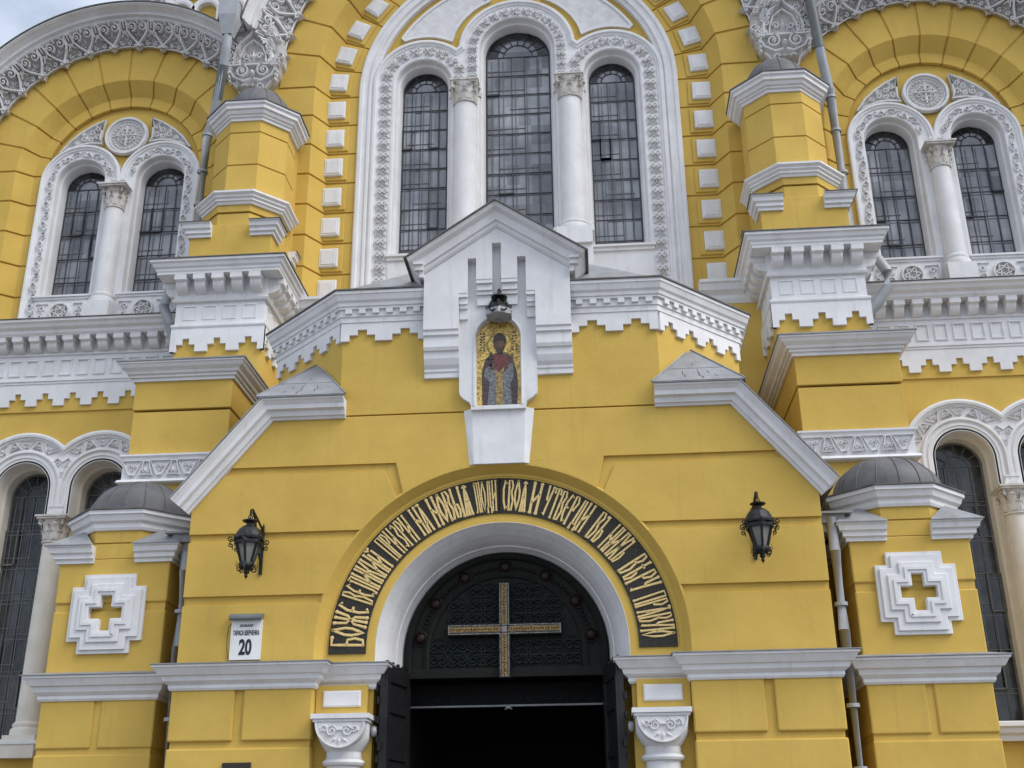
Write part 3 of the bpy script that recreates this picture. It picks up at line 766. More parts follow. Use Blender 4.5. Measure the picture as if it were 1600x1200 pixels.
# sill blocks with pierced roundels
def roundel(mb, x, z, r, y, n=6):
    F = Fplane(y)
    mb.ridge(arc(x,z,r,0,360,28), r*.13, .04, F)
    for k in range(n):
        a = 2*PI*k/n
        mb.ridge(spiral(x+.52*r*math.cos(a), z+.52*r*math.sin(a), .30*r, 1.1, a, 1, 10), r*.08, .035, F)
        mb.leaf(x, z, x+.45*r*math.cos(a+.5), z+.45*r*math.sin(a+.5), .1*r, .035, F)
bl = MB(); blo = MB(); bld = MB()
for q in (-UX, UX):
    x0, x1 = SX+q-.62, SX+q+.62
    bl.box(x0,x1,5.0,5.5,12.41,12.45); bl.box(x0+.03,x1-.03,5.03,5.5,12.36,12.41); bl.box(x0+.04,x1-.04,5.06,5.5,11.3,12.36)
    roundel(blo, SX+q, 12.06, .20, 5.055)
    for sg in (1,-1):
        F = Fplane(5.055); X = SX+q+sg*.40
        blo.ridge([(X-.13,12.26),(X+.13,12.26),(X+.13,11.8)] if sg > 0 else [(X+.13,12.26),(X-.13,12.26),(X-.13,11.8)], .015, .025, F)
        blo.ridge(spiral(X,12.14,.07,1.2,0,sg,10), .016, .03, F); blo.ridge(spiral(X,11.97,.07,1.2,PI,sg,10), .016, .03, F); blo.leaf(X-.05,12.0,X+.06,12.22,.03,.03,F)
    bld.prism(arc(SX+q,12.06,.175,0,357,24), 5.052, 5.06)
bs_ = pair('window_sill', bl, M_WHT, s2); pair('sill_relief', blo, M_LACE, s2); pair('relief_ground', bld, M_DUST_SHADE, s2)
# medallion and spandrel panels
md = MB().prism(arc(SX,16.36,.42,0,354,40), 5.14, 5.21)
me_ = pair('medallion', md, M_WHT, CATH)
mdo = MB(); F = Fplane(5.14)
mdo.ridge(arc(SX,16.36,.445,0,360,40), .045, .05, F); mdo.ridge(arc(SX,16.36,.385,0,360,40), .018, .025, F)
mdo.ridge([(SX,16.11),(SX,16.61)], .022, .035, F); mdo.ridge([(SX-.24,16.38),(SX+.24,16.38)], .022, .035, F)
for a in (45,135,225,315):
    c_, s_ = math.cos(math.radians(a)), math.sin(math.radians(a))
    for q in (1,-1): mdo.ridge(spiral(SX+.15*c_+q*.05*s_,16.36+.15*s_-q*.05*c_,.075,1.2,math.radians(a+90*q),q,10), .014, .03, F)
    mdo.leaf(SX+.1*c_,16.36+.1*s_,SX+.28*c_,16.36+.28*s_,.03,.03,F)
for k in range(24): 
    a = 2*PI*k/24; mdo.boss(SX+.31*math.cos(a),16.36+.31*math.sin(a),.03,.03,F,5)
pair('medallion_cross', mdo, M_LACE, me_)
pair('relief_ground', MB().prism(arc(SX,16.36,.345,0,354,32), 5.134, 5.145), M_DUST_SHADE, me_)
def spandrel(sg):
    # curved triangle between medallion, window hood and niche arch
    a = arc(SX,16.36,.60,-14,33,7)                       # beside the medallion
    b = arc(SX+UX,UZS,1.02,118,52,10)                    # above the hood, ends far out
    c = arc(SX,SZ,1.52,30,66,8)
    P = [(SX+.54,16.80),(SX+.58,16.55),(SX+.585,16.30),(SX+.52,16.20)]+[(SX+.8,16.225),(SX+1.05,16.185),(SX+1.30,16.09),(SX+1.47,15.98)]+[(SX+1.27,16.28),(SX+1.05,16.49),(SX+.80,16.67)]
    return P if sg > 0 else [(2*SX-x,z) for x,z in P]
for sg in (1,-1):
    P = spandrel(sg)
    so = pair('spandrel_panel', MB().prism(P, 5.165, 5.21), M_DUST_SHADE, CATH)
    ri = MB(); ri.ridge(P+[P[0],P[1]], .028, .045, Fplane(5.165))
    for (x, z, r) in ((.68,16.58,.06),(.66,16.38,.07),(.80,16.50,.07),(.82,16.33,.06),(.97,16.36,.07),(1.12,16.27,.05),(1.0,16.48,.04),(.60+.14,16.68,.04)):
        X = SX+sg*x; ri.ridge(spiral(X,z,r,1.3,x*9,sg,12), .016, .035, Fplane(5.165)); ri.leaf(X,z,X+sg*.07,z-.05,.025,.03,Fplane(5.165))
    pair('panel_carving', ri, M_LACE, so)

# ================================================================== cornice helpers
def modillion_mb(wd, dep, h):
    """console: at origin, wall at y=0, projects to -dep, top z=0"""
    prof = [(0,0),(-dep,0),(-dep,-.40*h),(-dep*.86,-.42*h)]
    for i in range(9):
        a = PI/2*i/8; prof.append((-dep*.80+dep*.55*(1-math.cos(a)), -.46*h-.48*h*math.sin(a)))
    prof += [(-dep*.10,-.97*h),(0,-h)]
    k = len(prof); mb = MB()
    vs = [(-wd/2,y,z) for y,z in prof]+[(wd/2,y,z) for y,z in prof]
    tri = tessellate_polygon([[Vector((y,z,0)) for y,z in prof]])
    mb.add(vs, [tuple(t) for t in tri]+[tuple(i+k for i in reversed(t)) for t in tri]+[(i,(i+1)%k,(i+1)%k+k,i+k) for i in range(k)])
    mb.box(-wd/2-.012,wd/2+.012,-dep-.014,0,-.36*h,-.005)
    return mb
MODS = {}
def modillion(parent, x, y, z, rz, wd, dep, h):
    key = (wd,dep,h)
    if key not in MODS:
        ob = make('modillion', modillion_mb(wd,dep,h), M_WHT, parent, base=(0,0,0)); MODS[key] = ob
    else:
        ob = MODS[key].copy(); COL.objects.link(ob); ob.parent = parent
    p = wloc(parent); ob.location = (x-p.x, y-p.y, z-p.z); ob.rotation_euler = (0,0,rz)
    return ob
def stepped(x0, x1, zt, zb, n, wide=None):
    """stepped frieze outline: teeth hang down"""
    u = (x1-x0)/n; h = zt-zb; pts = [(x0,zt)]; p = [(x0,zb)]
    x = x0
    for k in range(n):
        c = x0+u*(k+.5)
        p += [(c-u*.30,zb),(c-u*.30,zb+h*.30),(c-u*.11,zb+h*.30),(c-u*.11,zb+h*.56),(c+u*.11,zb+h*.56),(c+u*.11,zb+h*.30),(c+u*.30,zb+h*.30),(c+u*.30,zb)]
    p += [(x1,zb),(x1,zt)]
    return [(x0,zt)]+p
# --- main cornice of the side bays
zt = 11.56
cor = MB(); cpath = [(6.30,4.80),(16.0,4.80)]
cor.sweep(cpath, [(-.1,11.62),(.52,11.56),(.52,11.51),(.47,11.48),(.44,11.42),(.37,11.38),(.36,11.32),(.33,11.29),(.33,11.28),(.05,11.28),(.05,11.00),(.09,10.99),(.09,10.95),(.05,10.93),(-.1,10.93)], 'plan')
C1 = pair('main_cornice', cor, M_WHT, CATH)
fl2 = MB().sweep(cpath, [(-.3,11.70),(.545,11.575),(.545,11.562),(-.3,11.64)], 'plan'); pair('cornice_flashing', fl2, M_FLASH, C1)
for k in range(27):
    x = 6.55+k*.345
    if x > 12.4: break
    modillion(C1[0], x, 4.76, 11.28, 0, .185, .27, .30); modillion(C1[1], -x, 4.76, 11.28, 0, .185, .27, .30)
fz = MB(); fz.box(6.3,16,4.74,4.8,10.30,10.93); fz.box(6.3,16,4.70,4.8,10.33,10.38); fz.box(6.3,16,4.68,4.8,10.38,10.41)
for k in range(27):
    x = 6.62+k*.345
    fz.box(x-.12,x+.12,4.705,4.742,10.83,10.86); fz.box(x-.12,x-.098,4.715,4.742,10.54,10.83); fz.box(x+.098,x+.12,4.715,4.742,10.54,10.83); fz.box(x-.12,x+.12,4.715,4.742,10.515,10.54)
pair('panelled_frieze', fz, M_WHT, CATH)
sf = MB().prism(stepped(6.30,14.1,10.34,9.87,14), 4.715, 4.77); pair('stepped_frieze', sf, M_WHT, CATH)

pair('pier_cornice', MB().sweep([(3.55,4.85),(4.78,4.85)], [(-.05,11.5),(.06,11.5),(.10,11.58),(.10,11.66),(.20,11.74),(.24,11.86),(.28,11.88),(.28,11.94),(-.05,12.02)], 'plan'), M_WHT, CATH)
# ================================================================== lower side windows archivolt
LH = .75
lob3 = two_lobes(LX,LH,LZS,1.09,8.0)
# trimmed outline so the pair of lobes ends at the springing
p3 = [(LX-LH-1.0,LZS-.02)]+[p for p in lob3[1:-1]]+[(LX+LH+1.0,LZS-.02)]
b3 = MB(); b3.prism([(LX-LH-1.09,7.66)]+lob3[1:-1]+[(LX+LH+1.09,7.66),(LX+LH+.519,7.66)]+arc(LX+LH,LZS,.519,0,180,24)+[(LX+LH-.519,7.62),(LX-LH+.519,7.62)]+arc(LX-LH,LZS,.519,0,180,24)+[(LX-LH-.519,7.66)], 4.72, 4.85)
A3 = pair('window_archivolt', b3, M_WHT, CATH)
h3 = MB().sweep(lob3[1:-1], [(.02,4.8),(.02,4.655),(-.02,4.64),(-.06,4.65),(-.075,4.69),(-.10,4.69),(-.10,4.8)], 'elev')
pair('hood_mould', h3, M_WHT, A3)
m3 = MB(); o3 = MB(); d3 = MB()
for q in (-LH, LH):
    cx = LX+q
    m3.sweep([(cx-.75,7.66)]+arc(cx,LZS,.75,180,0,32)+[(cx+.75,7.66)], [(.02,4.8),(.02,4.70),(0,4.675),(-.035,4.675),(-.05,4.70),(-.05,4.735),(-.085,4.735),(-.10,4.70),(-.135,4.70),(-.145,4.75),(-.18,4.75),(-.19,4.72),(-.222,4.72),(-.23,4.78),(-.23,4.86)], 'elev')
    # triangles in the band between r=.8 and r=1.0
    for k in range(9):
        a0 = 18+k*16; up = k%2
        if (q < 0 and a0 < 48) or (q > 0 and a0 > 118): continue
        pt = lambda a, r: (cx+r*math.cos(math.radians(a)), LZS+r*math.sin(math.radians(a)))
        T = [pt(a0,.81),pt(a0+14,.81),pt(a0+9,.95),pt(a0+5,.95)] if up else [pt(a0+5,.81),pt(a0+9,.81),pt(a0+16,.96),pt(a0+8,.975),pt(a0-2,.96)]
        o3.ridge(T+[T[0],T[1]], .012, .028, Fplane(4.72))
        xm = sum(p[0] for p in T)/len(T); zm = sum(p[1] for p in T)/len(T)
        for sg in (1,-1):
            o3.ridge(spiral(xm+sg*.045,zm,.035,1.2,0,sg,8), .011, .025, Fplane(4.72)); o3.leaf(xm,zm-.03,xm+sg*.03,zm+.05,.015,.025,Fplane(4.72))
tv = [(LX-.16,8.72),(LX,8.62),(LX+.16,8.72),(LX+.02,8.42),(LX-.02,8.42)]
o3.ridge([(LX-.2,8.66),(LX-.11,8.76),(LX,8.68),(LX+.11,8.76),(LX+.2,8.66),(LX,8.38),(LX-.2,8.66)], .012, .028, Fplane(4.72))
for sg in (1,-1):
    o3.ridge(spiral(LX+sg*.09,8.64,.05,1.2,0,sg,8), .013, .025, Fplane(4.72)); o3.leaf(LX,8.42,LX+sg*.05,8.58,.02,.025,Fplane(4.72))
o3.box(LX-.15,LX+.15,4.66,4.8,7.60,7.70); o3.box(LX-.12,LX+.12,4.68,4.8,7.70,7.78); o3.box(LX-.13,LX+.13,4.665,4.8,7.78,7.81)
pair('arch_moulding', m3, M_WHT, A3); pair('archivolt_carving', o3, M_LACE, A3)
r3 = MB()
for q in (-LH, LH):
    t = MB().sweep(archpath(LX+q,LZS,.53,3.55,32), [(.0,4.79),(-.01,4.9),(-.03,5.0),(-.06,5.06),(-.06,5.3),(.06,5.3),(.06,4.82)], 'elev'); r3.add(t.v,t.f)
pair('opening_reveal', r3, M_CREAM, A3)
# outer jamb pilasters and sill
j3 = MB()
for x0, x1 in ((LX-LH-.86,LX-LH-.54),(LX+LH+.54,LX+LH+.86)):
    j3.box(x0,x1,4.70,4.81,3.6,7.66)
pair('window_jamb', j3, M_CREAM, A3)
jb = MB(); jb.box(LX-.21,LX+.21,4.9,5.35,3.5,7.6); pair('window_mullion', jb, M_CREAM, A3)
s3 = MB().sweep([(6.45,4.80),(16,4.80)], [(-.1,3.60),(.32,3.54),(.32,3.48),(.26,3.45),(.24,3.38),(.16,3.34),(.14,3.26),(-.1,3.26)], 'plan'); pair('sill_cornice', s3, M_WHT, A3)

# ================================================================== BUTTRESSES (right built, left mirrored)
BX = 5.54
blo_ = MB(); blo_.box(4.72,6.38,2.05,4.85,0,7.90)
BUT = pair('buttress', MB().box(4.71,6.38,2.05,4.9,0.0,8.60), M_YEL, CATH, bevel=0.01)
up = MB().box(4.70,6.39,2.03,4.9,8.635,9.3); pair('upper_block', up, M_YEL, BUT, bevel=0.012)
def ring_path(x0, x1, y0, yb): return [(x0,yb),(x0,y0),(x1,y0),(x1,yb)]
# path must run so that outside is on the right: left side goes toward the viewer, front +x, right side away
ca = MB().sweep(ring_path(4.70,6.39,2.03,4.75), [(-.05,9.14),(.04,9.14),(.04,9.19),(.08,9.20),(.08,9.24),(.12,9.25),(.14,9.29),(.20,9.34),(.23,9.39),(.25,9.40),(.25,9.43),(-.05,9.47)], 'plan')
pair('block_cornice', ca, M_WHT, BUT)
fa = MB().sweep(ring_path(4.70,6.39,2.03,4.75), [(-.9,9.56),(.272,9.455),(.272,9.432),(.25,9.432),(-.9,9.52)], 'plan')
pair('cornice_flashing', fa, M_ZINC, BUT)
# triangle frieze
tf = MB(); tf.sweep(ring_path(4.71,6.38,2.05,4.75), [(-.03,7.82),(.10,7.82),(.10,7.79),(.07,7.76),(.05,7.71),(.05,7.40),(.10,7.38),(.12,7.34),(.10,7.32),(-.03,7.30)], 'plan')
TF = pair('triangle_frieze', tf, M_WHT, BUT)
to = MB()
for k in range(7):
    x = 4.84+k*.235; Fp = Fplane(2.00)
    T = [(x-.11,7.45),(x+.11,7.45),(x+.04,7.70),(x-.04,7.70)] if k%2 else [(x-.04,7.45),(x+.04,7.45),(x+.17,7.71),(x-.17,7.71)]
    to.ridge(T+[T[0],T[1]], .013, .03, Fp)
    for sg in (1,-1):
        to.ridge(spiral(x+sg*.04,7.54 if k%2 else 7.62,.035,1.2,0,sg,8), .012, .025, Fp); to.leaf(x,7.51,x+sg*.04,7.62,.02,.03,Fp)
pair('frieze_carving', to, M_LACE, TF)
# crenellated block above
BY = 3.50
cr = pair('upper_buttress', MB().box(4.72,6.38,BY,5.0,9.4,10.6), M_YEL, CATH, bevel=0.008)
wb = MB().box(4.70,6.40,BY-.04,5.0,10.60,11.62); 
pair('white_block', wb, M_WHT, cr)
sp4 = MB().sweep(ring_path(4.70,6.40,BY-.04,4.85), [(-.02,10.80),(.03,10.80),(.05,10.83),(.05,10.87),(.02,10.89),(-.02,10.90)], 'plan'); pair('string_course', sp4, M_WHT, cr)
sf2 = MB().prism(stepped(4.66,6.44,10.80,10.33,3), BY-.065, BY+.01)
# sides
def side_step(mb, x, y0, y1, n, zt, zb, t0, t1):
    pl = stepped(y0, y1, zt, zb, n); tri = tessellate_polygon([[Vector((a,b,0)) for a,b in pl]]); k = len(pl)
    mb.add([(t0,a,b) for a,b in pl]+[(t1,a,b) for a,b in pl], [tuple(t) for t in tri]+[tuple(i+k for i in reversed(t)) for t in tri]+[(i,(i+1)%k,(i+1)%k+k,i+k) for i in range(k)])
side_step(sf2, 0, BY-.064, 4.8, 3, 10.80, 10.33, 4.66, 4.73); side_step(sf2, 0, BY-.064, 4.8, 3, 10.80, 10.33, 6.37, 6.44)
pair('stepped_frieze', sf2, M_WHT, cr)
pn = MB()
def framep(mb, x0, x1, z0, z1, y):
    mb.box(x0,x1,y-.018,y,z1-.03,z1); mb.box(x0,x1,y-.012,y,z0,z0+.02); mb.box(x0,x0+.02,y-.012,y,z0+.02,z1-.03); mb.box(x1-.02,x1,y-.012,y,z0+.02,z1-.03)
for k in range(4):
    x = 4.98+k*.38; framep(pn, x-.13, x+.13, 10.98, 11.28, BY-.04)
for k in range(3):
    yy = BY+.22+k*.38
    for xx, sg in ((4.70,-1),(6.40,1)):
        a, b = (xx-.015, xx) if sg < 0 else (xx, xx+.015)
        pn.box(a,b,yy-.13,yy+.13,11.25,11.28); pn.box(a,b,yy-.13,yy-.11,10.98,11.25); pn.box(a,b,yy+.11,yy+.13,10.98,11.25)
pair('frieze_panelling', pn, M_WHT, cr)
cb_ = MB().sweep(ring_path(4.70,6.40,BY-.04,5.0), [(-.05,11.34),(.06,11.34),(.08,11.38),(.04,11.41),(.04,11.80),(.32,11.80),(.32,11.84),(.34,11.87),(.34,11.91),(.38,11.94),(.40,12.0),(.44,12.02),(.44,12.07),(-.05,12.12)], 'plan')
CC = pair('buttress_cornice', cb_, M_WHT, CATH)
fb = MB().sweep(ring_path(4.70,6.40,BY-.04,5.0), [(-.5,12.22),(.462,12.092),(.462,12.072),(.44,12.072),(-.5,12.16)], 'plan'); pair('cornice_flashing', fb, M_FLASH, CC)
for k in range(5):
    x = 4.84+k*.355
    modillion(CC[0], x, BY-.08, 11.80, 0, .20, .27, .31); modillion(CC[1], -x, BY-.08, 11.80, 0, .20, .27, .31)
for k in range(4):
    yy = BY+.10+k*.36
    for cp, sg in ((CC[0],1),(CC[1],-1)):
        modillion(cp, sg*4.66, yy, 11.80, -PI/2 if sg > 0 else PI/2, .20, .27, .31)
        modillion(cp, sg*6.44, yy, 11.80, PI/2 if sg > 0 else -PI/2, .20, .27, .31)

# ================================================================== TURRETS on the buttresses
TX, TY = 5.44, 4.17
TXS, TAP = 5.36, .745
pair('turret_pilaster', MB().box(TXS-.70,TXS+.72,4.46,4.95,12.0,15.5), M_YEL, CATH, bevel=0.008)
TUR = pair('corner_turret', MB().box(TX-.80,TX+.80,TY-.80,TY+.80,12.05,12.96), M_YEL, CATH, bevel=0.008)
def octo(cx, cy, ap):
    R_ = ap/math.cos(PI/8); return [(cx+R_*math.cos(PI/8+k*PI/4), cy+R_*math.sin(PI/8+k*PI/4)) for k in range(8)]
def octo_cw(cx, cy, ap): return list(reversed(octo(cx,cy,ap)))
oc = MB()
oc.prism_z(octo(TX,TY,.76),12.9,13.22); oc.prism_z(octo(TX,TY,.78),13.25,13.6)
pair('octagon_base', oc, M_YEL, TUR, bevel=0.006)
osf = MB()
for z0, z1 in ((13.5,14.32),(14.35,15.08),(15.11,15.5)): osf.prism_z(octo(TXS,TY,TAP),z0,z1)
osf.prism_z(octo(TXS,TY,TAP-.025),13.5,15.5)
pair('octagon_shaft', osf, M_YEL, TUR, bevel=0.006)
def octcorn(cx, cy, ap, prof): return MB().sweep(octo(cx,cy,ap), prof, 'plan', closed=True)
# octo runs counter-clockwise, so outside is on the right
c1 = octcorn(TX-.02,TY,.78,[(-.05,13.40),(.03,13.40),(.05,13.45),(.08,13.46),(.08,13.50),(.12,13.53),(.12,13.56),(.17,13.60),(.17,13.64),(-.05,13.76)])
pair('turret_cornice', c1, M_WHT, TUR)
c2 = octcorn(TXS-.02,TY,TAP,[(-.05,15.36),(.03,15.36),(.03,15.42),(.07,15.43),(.07,15.47),(.11,15.48),(.13,15.52),(.13,15.55),(.18,15.56),(.18,15.64),(.22,15.66),(.22,15.71),(-.05,15.77)])
pair('turret_cornice', c2, M_WHT, TUR)
c3 = octcorn(TXS-.02,TY,TAP,[(-.4,15.87),(.242,15.735),(.242,15.712),(-.4,15.81)]); pair('cornice_flashing', c3, M_LEAD, TUR)
def dome_mb(cx, cy, r, h, z, seams=12):
    mb = MB(); pf = [(r*math.cos(PI/2*i/10), h*math.sin(PI/2*i/10)) for i in range(11)]
    mb.lathe([(r*1.03,-.04),(r*1.03,0)]+pf, cx, cy, 40, z0=z)
    for k in range(seams):
        a = 2*PI*k/seams
        mb.tube([(cx+(p+.004)*math.cos(a),cy+(p+.004)*math.sin(a),z+q+.003) for p,q in pf],   .007, 4)
    return mb
pair('dome', dome_mb(TXS,TY,.68,.80,15.80), M_LEAD, TUR, smooth=True)
def corner_caps(cx, cy, hf, z0, L, h, out_, roof=False):
    """L-shaped cornice stubs at the four corners of a square shaft, front two"""
    mb = MB(); pr = [(-.05,z0),(out_*.25,z0),(out_*.25,z0+h*.18),(out_*.5,z0+h*.26),(out_*.5,z0+h*.5),(out_*.75,z0+h*.58),(out_*.85,z0+h*.85),(out_,z0+h*.9),(out_,z0+h),(-.05,z0+h)]
    mb2 = MB()
    for p in ([(cx-hf,cy-hf+L),(cx-hf,cy-hf),(cx-hf+L,cy-hf)], [(cx+hf-L,cy-hf),(cx+hf,cy-hf),(cx+hf,cy-hf+L)], [(cx+hf,cy+hf-L),(cx+hf,cy+hf),(cx+hf-L,cy+hf)], [(cx-hf+L,cy+hf),(cx-hf,cy+hf),(cx-hf,cy+hf-L)]):
        mb.sweep(p, pr, 'plan')
        # little hipped metal roof
        A, B, C_ = p; e = out_+.02; zt = z0+h+.004
        mid = B; dx = 1 if mid[0] > cx else -1; dy = 1 if mid[1] > cy else -1
        Q = [(mid[0]+dx*e,mid[1]+dy*e),(mid[0]+dx*e,mid[1]-dy*(L+.02)),(mid[0]-dx*(L+.02),mid[1]+dy*e)]
        q4 = (mid[0]-dx*L*.42, mid[1]-dy*L*.42)
        ap = .30 if roof else .05
        mb2.add([(Q[0][0],Q[0][1],zt),(Q[1][0],Q[1][1],zt),(Q[2][0],Q[2][1],zt),(q4[0],q4[1],zt+ap),(Q[0][0],Q[0][1],zt-.012),(Q[1][0],Q[1][1],zt-.012),(Q[2][0],Q[2][1],zt-.012)],
                [(0,1,3),(0,3,2),(0,4,5,1),(0,2,6,4)])
    return mb, mb2
a_, b2_ = corner_caps(TX,TY,.80,12.68,.42,.28,.17)
cc_ = pair('corner_cap', a_, M_WHT, TUR); pair('cap_roof', b2_, M_FLASH, cc_)

# ================================================================== DOMED PIERS flanking the porch
PX, PY, PH = 5.71, 1.33, .83
pier = MB()
pier.box(PX-PH+.02,PX+PH-.02,PY-PH+.03,2.06,0,5.95)
PIER = pair('domed_pier', pier, M_YEL, CATH)
pb = MB()
for z0, z1 in ((4.0,4.93),(5.05,5.70)): pb.box(PX-PH,PX+PH,PY-PH,2.05,z0,z1)
for x0, x1 in ((PX-PH,PX-.05),(PX+.05,PX+PH)): pb.box(x0,x1,PY-PH,2.05,3.03,3.72)
for z0, z1 in ((2.2,2.95),(1.4,2.14),(.5,1.32)): pb.box(PX-PH,PX+PH,PY-PH,2.05,z0,z1)
pb.box(PX-PH-.06,PX+PH+.06,PY-PH-.06,2.05,0,.45)
pair('pier_masonry', pb, M_YEL, PIER, bevel=0.022)
pc = MB().sweep(ring_path(PX-PH,PX+PH,PY-PH,2.05), [(-.04,3.67),(.02,3.67),(.04,3.70),(.04,3.74),(.09,3.79),(.11,3.86),(.15,3.87),(.20,3.96),(.22,3.97),(.22,4.0),(-.04,4.05)], 'plan')
PCN = pair('pier_cornice', pc, M_WHT, PIER)
pf_ = MB().sweep(ring_path(PX-PH,PX+PH,PY-PH,2.05), [(-.02,4.075),(.24,4.015),(.24,4.002),(-.02,4.06)], 'plan'); pair('cornice_flashing', pf_, M_ZINC, PCN)
a_, b2_ = corner_caps(PX,PY,PH,5.63,.52,.25,.17,True)
pcc = pair('corner_cap', a_, M_WHT, PIER); pair('cap_roof', b2_, M_ZINC, pcc)
dr = MB().prism_z(octo(PX,PY,.83),5.7,5.92); dr.prism_z(octo(PX,PY,.83),5.94,6.2); pair('octagon_drum', dr, M_YEL, PIER, bevel=0.005)
dc = octcorn(PX,PY,.83,[(-.05,6.12),(.03,6.12),(.05,6.16),(.05,6.22),(.10,6.25),(.13,6.33),(.16,6.34),(.16,6.40),(-.05,6.44)])
dcn = pair('drum_cornice', dc, M_WHT, PIER)
dcf = octcorn(PX,PY,.83,[(-.3,6.51),(.185,6.422),(.185,6.402),(-.3,6.46)]); pair('cornice_flashing', dcf, M_FLASH, dcn)
pair('dome', dome_mb(PX,PY,.80,.61,6.47,16), M_LEAD, PIER, smooth=True)
# stepped cross relief
def plus(cx, cz, a, b, ca, cb):
    # a: half width of the arm, b: half reach; vertical uses ca, cb
    return [(cx-a,cz-cb),(cx+a,cz-cb),(cx+a,cz-ca),(cx+b,cz-ca),(cx+b,cz+ca),(cx+a,cz+ca),(cx+a,cz+cb),(cx-a,cz+cb),(cx-a,cz+ca),(cx-b,cz+ca),(cx-b,cz-ca),(cx-a,cz-ca)]
cx_, cz_ = 5.725, 4.885
crs = MB(); yf = PY-PH
inn = plus(cx_,cz_,.082,.245,.082,.255)
def lay(po, y, yb, holes): crs.prism(po, y, yb, holes)
lay(plus(cx_,cz_,.385,.55,.39,.57), yf-.05, yf+.01, [inn])
lay(plus(cx_,cz_,.335,.50,.34,.52), yf-.085, yf-.05+.001, [inn])
lay(plus(cx_,cz_,.24,.405,.245,.42), yf-.115, yf-.085+.001, [inn])
lay(plus(cx_,cz_,.165,.325,.17,.34), yf-.075+.0, yf-.07, [inn]) if False else None
pair('cross_relief', crs, M_WHT, PIER, bevel=0.012)
cri = MB(); cri.sweep(list(reversed(plus(cx_,cz_,.150,.315,.152,.325)+[plus(cx_,cz_,.150,.315,.152,.325)[0]])), [(-.02,yf-.10),(-.02,yf-.135),(.02,yf-.135),(.02,yf-.10)], 'elev'); pair('cross_moulding', cri, M_WHT, PIER)

# ================================================================== PORCH
AZ, AR = 4.24, 2.555               # arch springing and radius at the wall face
porch = MB()
# backing body with the arched opening (recess face at y=.15)
body = [(-4.41,0.0),(-1.75,0.0)]+arc(0,AZ,1.735,180,0,40)+[(1.75,0.0),(4.41,0.0),(4.41,6.45),(3.35,7.72),(2.30,7.72),(2.30,8.9),(-2.30,8.9),(-2.30,7.72),(-3.35,7.72),(-4.41,6.45)]
porch.prism(body, .16, 2.0)
porch.box(-4.41,-1.75,2.0,4.9,0,6.5); porch.box(1.75,4.41,2.0,4.9,0,6.5)
PORCH = make('porch_wall', porch, M_YEL, CATH)
bk = [(-4.42,4.0)]+[(-2.57,4.0)]+arc(0,AZ,AR+.03,180,0,48)+[(2.57,4.0),(4.42,4.0),(4.42,6.45),(3.36,7.73),(2.33,7.73),(2.33,8.9),(-2.33,8.9),(-2.33,7.73),(-3.36,7.73),(-4.42,6.45)]
make('joint_bed', MB().prism(bk, .045, .17), M_YEL, PORCH)
def archx(z): return math.sqrt(max(0, AR*AR-max(0,z-AZ)**2))
def arcpts(z0, z1, n=10):                                 # arch edge, right side, from z0 up to z1
    return [(archx(z0+(z1-z0)*i/n), z0+(z1-z0)*i/n) for i in range(n+1)]
def slopex(z): return 4.45 if z < 6.40 else 4.45-(z-6.40)*(1.13/1.33)
co = MB()
co.prism([(4.45,4.04),(4.45,4.865)]+list(reversed(arcpts(4.04,4.865,6))), 0.0, .06)
co.prism([(4.45,4.99),(4.45,5.765)]+list(reversed(arcpts(4.99,5.765,8))), 0.0, .06)
zt3 = 6.745
co.prism([(4.45,5.885),(4.45,6.40),(slopex(zt3),zt3),(1.655,zt3),(1.47,6.335)]+list(reversed([p for p in arcpts(5.885,6.33,8)])), 0.0, .06)
pair('wall_masonry', co, M_YEL, (PORCH,PORCH), bevel=0.025)
ct = MB()
arct = [(x,z) for x,z in arc(0,AZ,AR,57.2,122.8,30)]
ct.prism(arct+[(-1.50,6.865),(-slopex(6.865),6.865),(-slopex(7.60),7.60),(slopex(7.60),7.60),(slopex(6.865),6.865),(1.50,6.865)], 0.0, .06)
make('wall_masonry', ct, M_YEL, PORCH, bevel=0.012)
cu = MB(); cu.prism([(-2.37,7.625),(2.37,7.625),(2.37,9.3),(-2.37,9.3)], 0.0, .3)
# octagonal upper storey
OC = [(-3.85,4.9),(-3.85,1.48),(-2.37,0.0),(2.37,0.0),(3.85,1.48),(3.85,4.9)]
up_ = MB(); up_.prism_z([(-3.70,4.9),(-3.70,1.34),(-2.36,.005),(2.36,.005),(3.70,1.34),(3.70,4.9)], 7.625, 9.3)
UP = make('upper_storey', up_, M_YEL, CATH)
# bevel ring between wall face and inscription band
bv = MB().sweep([(-AR,4.05)]+arc(0,AZ,AR,180,0,56)+[(AR,4.05)], [(0,.0),(-.10,.148),(-.14,.15),(-.14,.2),(.06,.2),(.03,.01)], 'elev'); make('arch_bevel', bv, M_YEL, PORCH)
# inscription band
R_I, R_O = 1.865, 2.385
band = MB().prism([(R_O,4.18)]+arc(0,AZ,R_O,0,180,56)+[(-R_O,4.18),(-R_I,4.18)]+arc(0,AZ,R_I,180,0,56)+[(R_I,4.18)], .138, .165)
BAND = make('inscription_band', band, M_MOSD, CATH)

